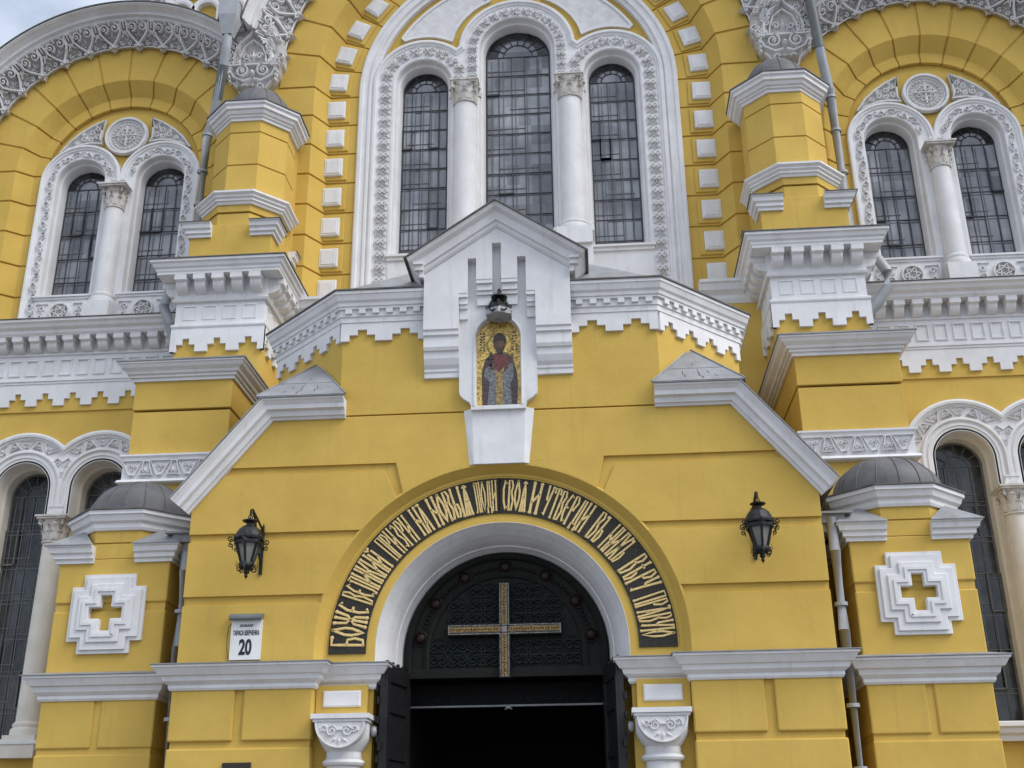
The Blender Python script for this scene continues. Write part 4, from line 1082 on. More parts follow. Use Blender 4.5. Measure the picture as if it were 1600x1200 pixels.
# ---- lettering: tall condensed strokes
GL = {
 'Б': (.9, [[(.8,1),(.1,1),(.1,0)],[(.1,.52),(.65,.50),(.85,.26),(.65,0),(.1,0)]]),
 'О': (.9, [[(.45,1),(.1,.62),(.1,.38),(.45,0),(.8,.38),(.8,.62),(.45,1)]]),
 'Ж': (1.3, [[(.65,0),(.65,1)],[(.1,1),(.28,.62),(.65,.5),(1.02,.62),(1.2,1)],[(.1,0),(.28,.38),(.65,.5),(1.02,.38),(1.2,0)]]),
 'Е': (.8, [[(.75,.9),(.45,1),(.12,.7),(.12,.3),(.45,0),(.75,.1)],[(.12,.52),(.62,.52)]]),
 'В': (.85, [[(.1,0),(.1,1),(.5,1),(.7,.82),(.5,.6),(.1,.6)],[(.5,.6),(.78,.32),(.55,0),(.1,0)]]),
 'Л': (.95, [[(.12,.9),(.3,1),(.3,.1),(.1,0)],[(.3,1),(.8,1),(.8,0)]]),
 'И': (.95, [[(.12,0),(.12,1)],[(.82,0),(.82,1)],[(.12,.32),(.82,.66)]]),
 'Й': (.95, [[(.12,0),(.12,.9)],[(.82,0),(.82,.9)],[(.12,.32),(.82,.62)],[(.25,1.02),(.47,.95),(.7,1.02)]]),
 'К': (.9, [[(.12,0),(.12,1)],[(.8,1),(.55,.62),(.12,.5)],[(.4,.54),(.62,.35),(.82,0)]]),
 'П': (.95, [[(.12,0),(.12,1),(.82,1),(.82,0)]]),
 'Р': (.85, [[(.12,0),(.12,1),(.5,1),(.75,.8),(.5,.56),(.12,.56)]]),
 'З': (.8, [[(.12,.88),(.4,1),(.68,.82),(.35,.56),(.68,.3),(.4,0),(.1,.12)]]),
 'Н': (.95, [[(.12,0),(.12,1)],[(.82,0),(.82,1)],[(.12,.62),(.82,.38)]]),
 'А': (.9, [[(.1,0),(.45,1),(.82,0)],[(.2,.3),(.72,.3)],[(.22,1),(.45,1)]]),
 'Ы': (1.25, [[(.12,1),(.12,0),(.5,0),(.7,.22),(.5,.45),(.12,.45)],[(1.1,0),(1.1,1)]]),
 'Ѧ': (1.1, [[(.1,0),(.5,1),(.95,0)],[(.3,.45),(.74,.45)],[(.52,.45),(.52,0)],[(.25,.92),(.5,1),(.8,.92)]]),
 'Ю': (1.3, [[(.12,0),(.12,1)],[(.12,.5),(.45,.5)],[(.8,1),(.45,.64),(.45,.36),(.8,0),(1.15,.36),(1.15,.64),(.8,1)]]),
 'Д': (1.05, [[(.1,-.06),(.1,.12),(.95,.12),(.95,-.06)],[(.25,.12),(.42,1),(.78,1),(.78,.12)]]),
 'С': (.75, [[(.7,.88),(.42,1),(.12,.7),(.12,.3),(.42,0),(.7,.12)]]),
 'У': (.9, [[(.12,1),(.2,.55),(.5,.5)],[(.8,1),(.5,.42),(.3,.0),(.1,.08)]]),
 'Т': (1.0, [[(.5,0),(.5,1)],[(.1,.82),(.1,1),(.9,1),(.9,.82)]]),
 'Ъ': (.95, [[(.05,.9),(.05,1),(.25,1),(.25,0),(.6,0),(.82,.25),(.6,.48),(.25,.48)]]),
 'Х': (.9, [[(.1,1),(.8,0)],[(.8,1),(.1,0)]]),
 'Ѣ': (1.0, [[(.3,1),(.3,0),(.65,0),(.85,.22),(.65,.44),(.3,.44)],[(.05,.74),(.65,.74)]]),
}
WORDS = [('БОЖЕ',178.8,163.5),('ВЕЛИКИЙ',161.5,143.0),('ПРИ',140.2,134.0),('ЗРИ',133.4,127.0),('НА',124.5,119.5),('НОВЫѦ',117.5,101.5),('ЛЮДИ',100.0,91.5),
         ('СВОѦ',89.0,79.5),('И',78.0,74.5),('УТВЕРДИ',72.5,54.5),('ВЪ',51.5,46.5),('НИХЪ',44.5,35.0),('ВѢРУ',31.5,20.0),('ПРАВУЮ',17.5,1.8)]
let = MB()
rin, rout = R_I+.045, R_O-.038
def pol(a, r): 
    a = math.radians(a); z = AZ+r*math.sin(a); return (r*math.cos(a), z)
for wi, (word, a0, a1) in enumerate(WORDS):
    gp_ = .16; tot = sum(GL[c][0] for c in word)+gp_*(len(word)-1); x = 0; hw = min(.0215, .185*math.radians(abs(a0-a1))*(rin+rout)/2/tot)
    for ci, c in enumerate(word):
        wch, strokes = GL[c]
        lo, hi = 0.0, 1.0
        if len(word) > 3 and ci%3 == 1 and c in 'ЕОРВИА': lo, hi = (.0,1.0)
        for s in strokes:
            pts = []
            for (px, pz) in s:
                q = (x+px)/tot; a = a0+(a1-a0)*q; pts.append((a, lo+(hi-lo)*pz))
            # subdivide and map
            den = []
            for (A, B), (A2, B2) in zip(pts, pts[1:]):
                nn = max(1, int(abs(B2-B)*4+abs(A2-A)*.6))
                den += [(A+(A2-A)*k/nn, B+(B2-B)*k/nn) for k in range(nn)]
            den.append(pts[-1])
            P = [pol(A, rin+(rout-rin)*B) for A, B in den]
            let.ridge(P, hw, .007, Fplane(.137))
            # forked serifs and little knots
            for (A, B) in (pts[0], pts[-1]):
                if B > .95 or B < .05:
                    q_ = pol(A, rin+(rout-rin)*B); let.boss(q_[0], q_[1], hw*1.45, .007, Fplane(.137), 6)
        if ci%5 == 4:
            q_ = pol(a0+(a1-a0)*(x+wch*.5)/tot, rin+(rout-rin)*.52); let.boss(q_[0], q_[1], hw*1.6, .007, Fplane(.137), 5)
        x += wch+gp_
make('gold_lettering', let, M_MOSG, BAND)
tear = MB()
for a in (90.3, 170.0, 28.0): 
    p0, p1 = pol(a, R_I), pol(a, R_O); tear.ridge([p0,p1], .008, .006, Fplane(.138))
make('mosaic_joint', tear, M_BLACK, BAND)

# ---- white splayed reveal of the doorway
rev = MB().sweep([(-1.735,2.2),(-1.735,AZ)][:1]+arc(0,AZ,1.735,180,0,48)+[(1.735,2.2)],
   [(0.001,.16),(-.01,.20),(-.06,.30),(-.07,.42),(-.10,.43),(-.11,.50),(-.16,.60),(-.18,.72),(-.21,.73),(-.23,.80),(-.27,.95),(-.27,1.2),(.05,1.2),(.05,.17)], 'elev')
# cut below the impost: only above z=4.0 is white
rev = MB().sweep([(-1.735,4.0)]+arc(0,AZ,1.735,180,0,48)+[(1.735,4.0)],
   [(0.001,.158),(-.01,.185),(-.05,.26),(-.115,.40),(-.165,.55),(-.19,.66),(-.197,.70),(-.215,.70),(-.225,.76),(-.25,.86),(-.27,.95),(-.27,1.2),(.03,1.2),(.03,.17)], 'elev')
make('door_reveal', rev, M_WHT, CATH)
jm = MB()
for sg in (1,-1):
    xs = sorted((sg*1.48, sg*2.0)); jm.box(xs[0],xs[1],.62,1.3,0,4.0)
make('door_jamb', jm, M_YEL, CATH)
# ---- tympanum of the door
TA = AZ+.03; TR = 1.46
ty = MB().prism([(-TR,3.98)]+arc(0,TA,TR,180,0,48)+[(TR,3.98)], .92, 1.05)
TYM = make('door_tympanum', ty, M_BRONZE, CATH)
fr_ = MB().sweep([(-TR+.0,3.98)]+arc(0,TA,TR,180,0,48)+[(TR,3.98)], [(0,.95),(-.02,.86),(-.08,.84),(-.11,.87),(-.11,.95)], 'elev')
fr_.sweep([(-1.13,3.98)]+arc(0,TA,1.13,180,0,40)+[(1.13,3.98)], [(.04,.95),(.04,.885),(0,.87),(-.04,.885),(-.04,.95)], 'elev')
fr_.box(-TR,TR,.86,.95,3.93,4.06)
make('bronze_frame', fr_, M_BRONZE, TYM)
for k in range(9):
    a = math.radians(10+160*k/8) if False else None
bossm = None
for a in (10.5,35.3,61.7,90,118.3,144.7,169.5):
    a = math.radians(a); x, z = 1.235*math.cos(a), TA+1.225*math.sin(a)
    if bossm is None:
        bm_ = MB().lathe([(.105,0),(.105,.02),(.085,.035),(.078,.02),(.07,.05),(.05,.085),(.02,.10),(0,.10)], 0, 0, 16)
        bm_.v = [(p[0],-p[2],p[1]) for p in bm_.v]; bossm = make('bronze_boss', bm_, M_COPPER, TYM, base=(0,0,0)); ob = bossm
    else:
        ob = bossm.copy(); COL.objects.link(ob); ob.parent = TYM
    p = wloc(TYM); ob.location = (x-p.x, .915-p.y, z-p.z)
sc2 = MB(); rnd = random.Random(5)
for ix in (-3.5,-2.5,-1.5,-.85,.85,1.5,2.5,3.5):
    for iz in range(0,7):
        x = ix*.275; z = 4.17+iz*.195
        if math.hypot(x, z-TA) > .98 or (abs(x) < .14) or abs(z-4.6) < .08: continue
        for q in (1,-1): sc2.ridge(spiral(x+q*.06,z,.085,1.4,PI/2*(1-q),q*(1 if ix > 0 else -1),14), .013, .022, Fplane(.919))
        sc2.leaf(x,z-.08,x,z+.1,.03,.02,Fplane(.919)); sc2.ridge(arc(x,z,.13,0,360,16), .010, .016, Fplane(.919))
make('scroll_ground', sc2, M_VERD, TYM)
for k in range(1):
    sc3 = MB()
    for q in range(56):
        a = math.radians(6+168*q/55); sc3.boss(1.235*math.cos(a), TA+1.225*math.sin(a), .035, .02, Fplane(.919), 5)
    make('beaded_ring', sc3, M_BRONZE, TYM)
# cross
cz0 = 4.59
cr0 = MB().prism(plus(-.01,cz0,.085,.82,.085,.68), .80, .93); make('cross_back', cr0, M_BRONZE, TYM)
cr1 = MB().prism(plus(-.01,cz0-.005,.066,.805,.066,.66), .785, .80); CR = make('cross', cr1, M_CRW, TYM)
# gold inlay bands with dark dots stay in the cross' own group of meshes
cr2 = MB()
cr2.box(-.042,.022,.778,.79,cz0+.07,cz0+.64); cr2.box(-.042,.022,.778,.79,cz0-.65,cz0-.07); cr2.box(-.79,-.075,.778,.79,cz0-.036,cz0+.03); cr2.box(.055,.77,.778,.79,cz0-.036,cz0+.03)
make('cross_inlay', cr2, M_INLAY, TYM)
cr3 = MB()
for k in range(14): cr3.boss(-.01, cz0+.10+k*.041, .013, .008, Fplane(.778), 5); cr3.boss(-.01, cz0-.10-k*.041, .013, .008, Fplane(.778), 5)
for k in range(17):
    cr3.boss(.09+k*.041, cz0-.003, .013, .008, Fplane(.778), 5); cr3.boss(-.11-k*.041, cz0-.003, .013, .008, Fplane(.778), 5)
for s_ in (-.058,.038): cr3.box(s_-.005,s_+.005,.78,.79,cz0-.65,cz0+.64)
for s_ in (-.05,.045): cr3.box(-.80,.78,.78,.79,cz0+s_-.005,cz0+s_+.005)
make('cross_beading', cr3, M_COPPER, TYM)
# ---- interior, transom, doors
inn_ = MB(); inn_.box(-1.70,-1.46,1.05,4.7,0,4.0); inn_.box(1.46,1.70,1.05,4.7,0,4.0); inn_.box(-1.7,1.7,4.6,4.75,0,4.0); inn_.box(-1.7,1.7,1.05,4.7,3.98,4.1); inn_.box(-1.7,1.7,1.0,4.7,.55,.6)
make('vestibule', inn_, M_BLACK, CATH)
trn = MB().box(-1.42,1.42,1.30,1.33,3.575,3.60); trn.box(-.05,.05,1.28,1.34,3.545,3.575); trn.box(-.05,-.035,1.28,1.3,3.53,3.6); trn.box(.035,.05,1.28,1.3,3.53,3.6)
TRN = make('transom', trn, M_ZINC, CATH)
tg = MB().box(-1.42,1.42,1.33,1.34,3.60,3.9); make('transom_glass', tg, M_BLACK, TRN)
to_ = MB()
for k in range(12):
    x = -1.2+k*.22
    for q in (1,-1): to_.ridge(spiral(x+q*.04,3.70,.05,1.3,0,q,10), .008, .01, Fplane(1.325))
make('transom_scrollwork', to_, M_VERD, TRN)
def door_leaf():
    # hinged at x=1.46,y=.92, swung out toward the viewer
    mb = MB(); L_ = 1.0
    return mb
hx, hy, ex, ey = 1.46, .93, 1.63, .05
def leafpt(q, t, z):           # q along the leaf 0..1, t thickness
    dx, dy = ex-hx, ey-hy; L_ = math.hypot(dx,dy); nx, ny = -dy/L_, dx/L_
    return (hx+dx*q+nx*t, hy+dy*q+ny*t, z)
dl = MB()
def lbox(mb, q0, q1, t0, t1, z0, z1, z1b=None):
    z1b = z1 if z1b is None else z1b
    mb.add([leafpt(q0,t0,z0),leafpt(q1,t0,z0),leafpt(q1,t1,z0),leafpt(q0,t1,z0),leafpt(q0,t0,z1),leafpt(q1,t0,z1b),leafpt(q1,t1,z1b),leafpt(q0,t1,z1)],
           [(0,1,5,4),(1,2,6,5),(2,3,7,6),(3,0,4,7),(4,5,6,7),(3,2,1,0)])
lbox(dl, 0, 1, 0, -.07, .62, 3.98)
DL = pair('door_leaf', dl, M_IRON, CATH)
dt = MB()
lbox(dt, .0, 1.0, -.075, -.10, 3.80, 3.98); lbox(dt, .88, 1.0, -.072, -.11, .7, 3.8); lbox(dt, 0, .12, -.072, -.11, .7, 3.8)
for z in (1.2,2.0,2.8,3.4): lbox(dt, .12, .88, -.072, -.095, z, z+.1)
lbox(dt, -.03, 1.04, -.09, .02, 3.98, 4.02)
for k in range(9): lbox(dt, k*.115, k*.115+.06, -.05, -.02, 4.02, 4.06+.03*(k%2))
lbox(dt, .93, 1.05, -.04, .0, 2.9, 3.0)
for z in (3.25,3.5,3.0,2.75): lbox(dt, .97, 1.03, .0, .03, z, z+.09)
pair('door_panelling', dt, M_IRON, DL)
hd = MB().lathe([(0,-.07),(.06,-.05),(.075,0),(.06,.05),(0,.07)], 0, 0, 12); hd.v = [(1.70+p[2]*.6,.10+p[0],3.15+p[1]) for p in hd.v]; pair('door_knob', hd, M_PIPE, DL)
# ---- lower porch blocks
lw = MB()
for x0, x1 in ((2.51,3.45),(3.575,4.45)): lw.box(x0,x1,-.10,.2,3.04,3.73)
for z0, z1 in ((2.25,2.95),(1.5,2.17),(.7,1.42)): lw.box(2.51,4.45,-.10,.2,z0,z1)
lw.box(2.45,4.52,-.17,.2,0,.62)
pair('base_masonry', lw, M_YEL, (PORCH,PORCH), bevel=0.022)
lb_ = MB().box(2.53,4.42,-.05,.2,.5,3.9); pair('base_bed', lb_, M_YEL, (PORCH,PORCH))
# deeper return walls of the porch
rt = MB().box(4.30,4.45,.2,2.05,0,3.72); rt.box(4.3,4.45,.06,2.05,4.04,6.4); pair('return_wall', rt, M_YEL, (PORCH,PORCH))
# cornice of the porch: steps back into the doorway recess
pcor = MB().sweep([(1.735,.62),(1.735,.14),(2.51,.14),(2.51,-.10),(4.45,-.10),(4.45,2.0)],
    [(-.04,3.70),(.02,3.70),(.04,3.73),(.04,3.77),(.10,3.82),(.12,3.88),(.15,3.89),(.21,3.98),(.23,3.99),(.23,4.02),(-.04,4.05)], 'plan')
PCO = pair('porch_cornice', pcor, M_WHT, CATH)
pfl = MB().sweep([(1.735,.62),(1.735,.14),(2.51,.14),(2.51,-.10),(4.45,-.10),(4.45,2.0)], [(-.02,4.075),(.25,4.035),(.25,4.022),(-.02,4.06)], 'plan'); pair('cornice_flashing', pfl, M_ZINC, PCO)
# recess wall behind the columns
rw = MB().box(1.735,2.53,.28,.7,0,3.98); pair('recess_wall', rw, M_YEL, (PORCH,PORCH))
rp_ = MB().box(1.80,2.50,.05,.3,3.33,3.75); RPB = pair('impost_block', rp_, M_YEL, CATH)
wp = MB().pan(1.885,2.40,.015,.055,3.465,3.675,.02); pair('white_panel', wp, M_WHT, RPB)
# porch columns with cushion capitals
def cushion(cx, cy, zt, hw, h, rn):
    mb = MB(); n = 12; m_ = 24
    # blend from a square at the top to a circle at the neck
    vs = []; fs = []
    for i in range(n+1):
        q = i/n; z = zt-h*q
        rr = hw*math.sqrt(max(0,1-(q*.92)**2))
        r2 = max(rn, rr)
        for k in range(m_):
            a = 2*PI*k/m_; c_, s_ = math.cos(a), math.sin(a)
            sq = 1/max(abs(c_),abs(s_)); 
            R_ = min(hw*sq, max(rn, hw*1.16*math.cos(q*PI/2*.80)**.75))
            R_ = R_ if q < .98 else rn
            vs.append((cx+R_*c_, cy+R_*s_, z))
    for i in range(n):
        for k in range(m_): fs.append((i*m_+k,i*m_+(k+1)%m_,(i+1)*m_+(k+1)%m_,(i+1)*m_+k))
    fs.append(tuple(range(m_)))
    return mb.add(vs, fs)
KX, KY = 2.10, .12
kc = MB().lathe([(.245,.0),(.235,1.4),(.225,2.72)], KX, KY, 28)
KC = pair('porch_column', kc, M_WHT, CATH, smooth=True)
kk = cushion(KX,KY,3.25,.34,.44,.235)
kk.lathe([(.225,2.70),(.27,2.72),(.285,2.75),(.27,2.78),(.24,2.79),(.25,2.81)], KX, KY, 28)
kk.box(KX-.36,KX+.36,KY-.36,KY+.36,3.25,3.285); kk.box(KX-.385,KX+.385,KY-.385,KY+.385,3.288,3.35)
CP_ = pair('cushion_capital', kk, M_WHT, KC, smooth=True)
ko = MB(); Fk = Fplane(KY-.343)
lun = [(KX-.34,3.245)]+arc(KX,3.245,.34,180,360,20)
ko.prism(arc(KX,3.245,.335,180,360,24), KY-.345, KY-.2)
for sg in (1,-1):
    ko.ridge(spiral(KX+sg*.10,3.13,.07,1.3,PI/2,-sg,14), .013, .02, Fk); ko.ridge(spiral(KX+sg*.20,3.16,.05,1.2,0,sg,10), .012, .02, Fk)
    ko.leaf(KX+sg*.02,3.05,KX+sg*.13,2.98,.03,.02,Fk); ko.leaf(KX+sg*.22,3.10,KX+sg*.28,3.20,.03,.02,Fk); ko.leaf(KX+sg*.04,3.16,KX+sg*.1,3.22,.02,.02,Fk)
ko.leaf(KX,3.06,KX,2.93,.035,.025,Fk); ko.ridge([(KX-.04,3.15),(KX+.04,3.15)], .02, .02, Fk)
ko.ridge(arc(KX,3.245,.32,180,360,20), .012, .018, Fk)
pair('capital_carving', ko, M_LACE, KC)

# ---- raking cornices of the porch
gp = [(2.26,7.70),(3.40,7.70),(4.58,6.265)]
# path runs left to right with outside (left normal) upward
gcor = MB().sweep(gp, [(-.13,.05),(-.13,-.04),(-.09,-.06),(-.09,-.09),(-.02,-.11),(0,-.17),(.06,-.18),(.11,-.22),(.125,-.24),(.15,-.24),(.15,.1)], 'elev')
GC = pair('raking_cornice', gcor, M_WHT, CATH)
gf = MB().sweep(gp, [(.152,-.265),(.165,-.265),(.168,1.9),(.152,1.9)], 'elev'); pair('gable_roof', gf, M_ZINC, GC)
# hipped cap where the gable roof meets the octagon
hp = MB(); hp.add([(3.55,-.27,7.87),(2.22,-.27,7.87),(2.87,.55,8.70),(2.87,1.2,8.70),(3.75,1.6,7.87)], [(0,1,2),(0,2,3,4),(1,3,2)])
hp.add([(3.55,-.268,7.868),(2.22,-.268,7.868),(2.22,-.255,7.85),(3.55,-.255,7.85)], [(0,1,2,3)])
hp.tube([(2.22,-.27,7.875),(2.87,.54,8.70)], .012, 5); hp.tube([(3.55,-.27,7.875),(2.87,.54,8.70)], .012, 5); hp.tube([(2.46,.03,8.175),(3.30,.03,8.175)], .006, 4)
RC = pair('roof_cap', hp, M_ZINC, GC)
M_RUST = mat('rust', (0.13,0.045,0.02), (0.07,0.03,0.018), 0.9, scale=20, bump=0)
ru = MB(); A_, B_, C_ = Vector((3.55,-.27,7.87)), Vector((2.22,-.27,7.87)), Vector((2.87,.55,8.70))
for (u, v0, v1, wd_) in ((.30,.30,.16,.008),(.34,.18,.10,.012),(.52,.34,.12,.010),(.55,.12,.04,.014),(.66,.28,.20,.009),(.72,.16,.08,.008),(.45,.55,.46,.007)):
    def Q(u, v): return B_+(A_-B_)*(u*(1-v)+.49*v)+(C_-(B_+(A_-B_)*.49))*v
    n_ = Vector((0,-.71,.70))*.004; q0, q1 = Q(u,v0), Q(u+.012,v1); d_ = Vector((wd_,0,0))
    ru.add([q0+n_, q0+d_*.4+n_, q1+d_+n_, q1-d_*.4+n_], [(0,1,2,3)])
pair('rust_streak', ru, M_RUST, RC)
# ---- octagon cornice
ocp = [(-3.85,4.85),(-3.85,1.48),(-2.37,0.0),(2.37,0.0),(3.85,1.48),(3.85,4.85)]
half = [(1.09,0.0),(2.36,0.0),(3.70,1.34),(3.70,4.85)]
ocr = MB().sweep(half, [(-.1,9.10),(.06,9.10),(.06,9.18),(.08,9.19),(.08,9.30),(.12,9.30),(.12,9.33),(.14,9.34),(.15,9.39),(.18,9.42),(.21,9.50),(.225,9.51),(.225,9.56),(-.1,9.60)], 'plan')
OCP = pair('octagon_cornice', ocr, M_WHT, CATH); OCR = OCP[0]
ofl = MB().sweep(half, [(-.2,9.64),(.247,9.585),(.247,9.562),(-.2,9.61)], 'plan'); pair('cornice_flashing', ofl, M_FLASH, OCP)
den = MB()
def along(mb, p0, p1, n, fn):
    P0, P1 = Vector(p0), Vector(p1); d = (P1-P0); L_ = d.length; d = d/L_
    for k in range(n):
        c = P0+d*(L_*(k+.5)/n); fn(mb, c, d, L_/n)
def dentil(mb, c, d, u):
    nrm = Vector((d.y,-d.x)); a = d*(u*.24); o0 = nrm*.07; o1 = nrm*.125
    q = [c-a+o0, c+a+o0, c+a+o1, c-a+o1]
    mb.add([(p.x,p.y,9.225) for p in q]+[(p.x,p.y,9.295) for p in q], [(0,1,2,3),(4,5,6,7),(0,1,5,4),(1,2,6,5),(2,3,7,6),(3,0,4,7)])
for sg in (1,-1):
    along(den, (sg*2.45,0) if sg > 0 else (-3.85,1.48), (3.85,1.48) if sg > 0 else (-2.45,0), 9, dentil) if False else None
along(den, (2.38,.02), (3.70,1.34), 9, dentil); along(den, (-3.70,1.34), (-2.38,.02), 9, dentil)
along(den, (1.12,0), (2.37,0), 6, dentil); along(den, (-2.37,0), (-1.12,0), 6, dentil)
along(den, (3.70,1.36), (3.70,3.4), 9, dentil); along(den, (-3.70,3.4), (-3.70,1.36), 9, dentil)
make('dentil', den, M_WHT, OCR)
sfo = MB()
def plate_step(mb, p0, p1, n, zt, zb, off):
    P0, P1 = Vector(p0), Vector(p1); d = (P1-P0); L_ = d.length; d = d/L_; nrm = Vector((d.y,-d.x))
    pl = stepped(0, L_, zt, zb, n); tri = tessellate_polygon([[Vector((a,b,0)) for a,b in pl]]); k = len(pl)
    f = [P0+d*a+nrm*off for a,b in pl]; r = [P0+d*a-nrm*.02 for a,b in pl]
    mb.add([(p.x,p.y,b) for p,(a,b) in zip(f,pl)]+[(p.x,p.y,b) for p,(a,b) in zip(r,pl)], [tuple(t) for t in tri]+[tuple(i+k for i in reversed(t)) for t in tri]+[(i,(i+1)%k,(i+1)%k+k,i+k) for i in range(k)])
plate_step(sfo, (1.08,0), (2.385,0), 2, 9.13, 8.80, .045); plate_step(sfo, (-2.385,0), (-1.08,0), 2, 9.13, 8.80, .045)
plate_step(sfo, (2.385,.02), (3.70,1.34), 4, 9.13, 8.80, .045); plate_step(sfo, (-3.70,1.34), (-2.385,.02), 4, 9.13, 8.80, .045)
make('stepped_frieze', sfo, M_WHT, OCR)
# roof of the octagon rising to the wall
rf = MB(); top = [(-.9,4.0),(.9,4.0)]
RV = [(-3.9,4.9,9.62),(-3.9,1.27,9.62),(-2.40,-.10,9.62),(2.40,-.10,9.62),(3.9,1.27,9.62),(3.9,4.9,9.62)]
rf.add(RV+[(-1.3,3.0,11.3),(1.3,3.0,11.3),(0,2.0,11.4),(-1.3,4.9,11.3),(1.3,4.9,11.3)], [(0,1,6,9),(1,2,8,6),(2,3,8),(3,4,7,8),(4,5,10,7),(6,8,7,10,9)])
make('octagon_roof', rf, M_ZINC, OCR)
rw_ = MB().lathe([(1.55,0),(1.50,.3),(1.3,.75),(.9,1.15),(.4,1.4),(0,1.45)], 1.7, 4.0, 28, z0=9.7); 
make('half_dome_roof', rw_, mat('pale_sheet', (.62,.60,.56), (.5,.47,.43), .6, scale=2, streak=.3, bump=.1), OCR, smooth=True)

# ---- gabled niche box
YB = -.26
gb = MB()
outl = [(-1.10,8.93),(-1.10,9.85),(0,10.50),(1.10,9.85),(1.10,8.93)]
# front plate with the stepped opening
step_open = [(-.575,8.93),(-.575,9.42),(-.44,9.42),(-.44,10.0),(-.31,10.0),(-.31,9.64),(-.068,9.64),(-.068,10.25),(.068,10.25),(.068,9.64),(.31,9.64),(.31,10.0),(.44,10.0),(.44,9.42),(.575,9.42),(.575,8.93)]
gb.prism([(-1.10,8.93),(-1.10,9.80),(0,10.55),(1.10,9.80),(1.10,8.93)]+list(reversed(step_open)), YB, -.05)
NB = make('niche_gable', gb, M_WHT, CATH)
# corbelled feet left and right
ft = MB()
fp = [(0.02,8.14),(-.02,8.14),(-.04,8.15),(-.04,8.22),(-.06,8.24),(-.06,8.28),(-.10,8.33),(-.14,8.42),(-.15,8.52),(-.18,8.53),(-.20,8.58),(-.20,8.74),(-.235,8.76),(-.235,8.82),(-.26,8.84),(-.26,8.93),(.02,8.93)]
def foot(mb, x0, x1):
    k = len(fp); tri = tessellate_polygon([[Vector((y,z,0)) for y,z in fp]])
    mb.add([(x0,y,z) for y,z in fp]+[(x1,y,z) for y,z in fp], [tuple(t) for t in tri]+[tuple(i+k for i in reversed(t)) for t in tri]+[(i,(i+1)%k,(i+1)%k+k,i+k) for i in range(k)])
foot(ft, .575, 1.10); foot(ft, -1.10, -.575)
make('corbel_foot', ft, M_WHT, NB)
# small pendants inside
pe = MB()
for x0, x1, zt_ in ((.068,.31,9.64),(-.31,-.068,9.64),(.44,.575,9.42),(-.575,-.44,9.42)):
    pe.box(x0+.0,x1-.0,YB+.01,-.0,zt_-.06,zt_); pe.box(x0+.005,x1-.005,YB+.05,-.0,zt_-.16,zt_-.06); pe.box(x0+.005,x1-.005,YB+.08,-.0,zt_-.22,zt_-.16); pe.box(x0+.005,x1-.005,YB+.12,-.0,zt_-.38,zt_-.22)
make('pendant', pe, M_WHT, NB)
# niche plate (white, flush with the wall) with arched recess
IZ = 8.74; IR = .335
make('niche_back', MB().box(-1.08,1.08,-.012,.004,9.42,9.9), M_WHT, NB)
npl = [(-.575,7.90),(-.56,7.83),(-.50,7.77),(-.42,7.72),(-.395,7.64),(.395,7.64),(.42,7.72),(.50,7.77),(.56,7.83),(.575,7.90),(.575,9.45),(.45,9.45),(.45,10.1),(.07,10.3),(-.07,10.3),(-.45,10.1),(-.45,9.45),(-.575,9.45)]
nm = MB().prism(npl, -.10, .004, [[(-IR,7.66)]+arc(0,IZ,IR,180,0,24)+[(IR,7.66)]])
make('niche_plate', nm, M_WHT, NB)
nr = MB().sweep([(-IR,7.66)]+arc(0,IZ,IR,180,0,24)+[(IR,7.66)], [(.035,-.095),(.035,-.112),(.01,-.117),(0,-.10),(-.012,-.005),(.02,-.005)], 'elev'); make('niche_rim', nr, M_WHT, NB)
# raking gable cornice
gq = [(-1.10,9.80),(0,10.55),(1.10,9.80)]
ggc = MB().sweep([(-1.20,9.73),(0,10.55),(1.20,9.73)], [(-.03,.3),(-.03,YB-.02),(.0,YB-.05),(.05,YB-.06),(.05,YB-.09),(.09,YB-.10),(.16,YB-.12),(.20,YB-.20),(.22,YB-.21),(.25,YB-.23),(.25,.3)], 'elev')
make('gable_cornice', ggc, M_WHT, NB)
# horizontal returns at both gable feet
gret = MB()
for sg in (1,-1):
    a, b = sorted((sg*1.10, sg*1.25))
    gret.box(a,b,-.42,2.6,9.86,9.90); gret.box(*sorted((sg*1.1,sg*1.22)),-.38,2.6,9.78,9.86); gret.box(*sorted((sg*1.1,sg*1.17)),-.33,2.6,9.68,9.78); gret.box(*sorted((sg*.9,sg*1.1)),-.24,2.6,8.95,9.8)
gret2 = MB()
make('gable_return', gret, M_WHT, NB)
grf = MB().sweep([(-1.235,9.706),(0,10.55),(1.235,9.706)], [(.253,YB-.26),(.272,YB-.26),(.272,4.9),(.253,4.9)], 'elev'); make('gable_roof', grf, M_FLASH, NB)
# keystone below
ks = MB()
ks.add([(-.515,0,7.62),(-.395,-.045,7.64),(.395,-.045,7.64),(.515,0,7.62),(.43,0,6.79),(.355,-.045,6.79),(-.355,-.045,6.79),(-.43,0,6.79),(-.515,.1,7.62),(.515,.1,7.62),(.43,.1,6.79),(-.43,.1,6.79)],
       [(0,1,6,7),(1,2,5,6),(2,3,4,5),(0,8,9,3,2,1),(7,6,5,4,10,11),(3,9,10,4),(0,7,11,8),(8,11,10,9)])
ks.box(-.40,.40,-.105,.0,7.60,7.645)
make('keystone', ks, M_WHT, CATH)
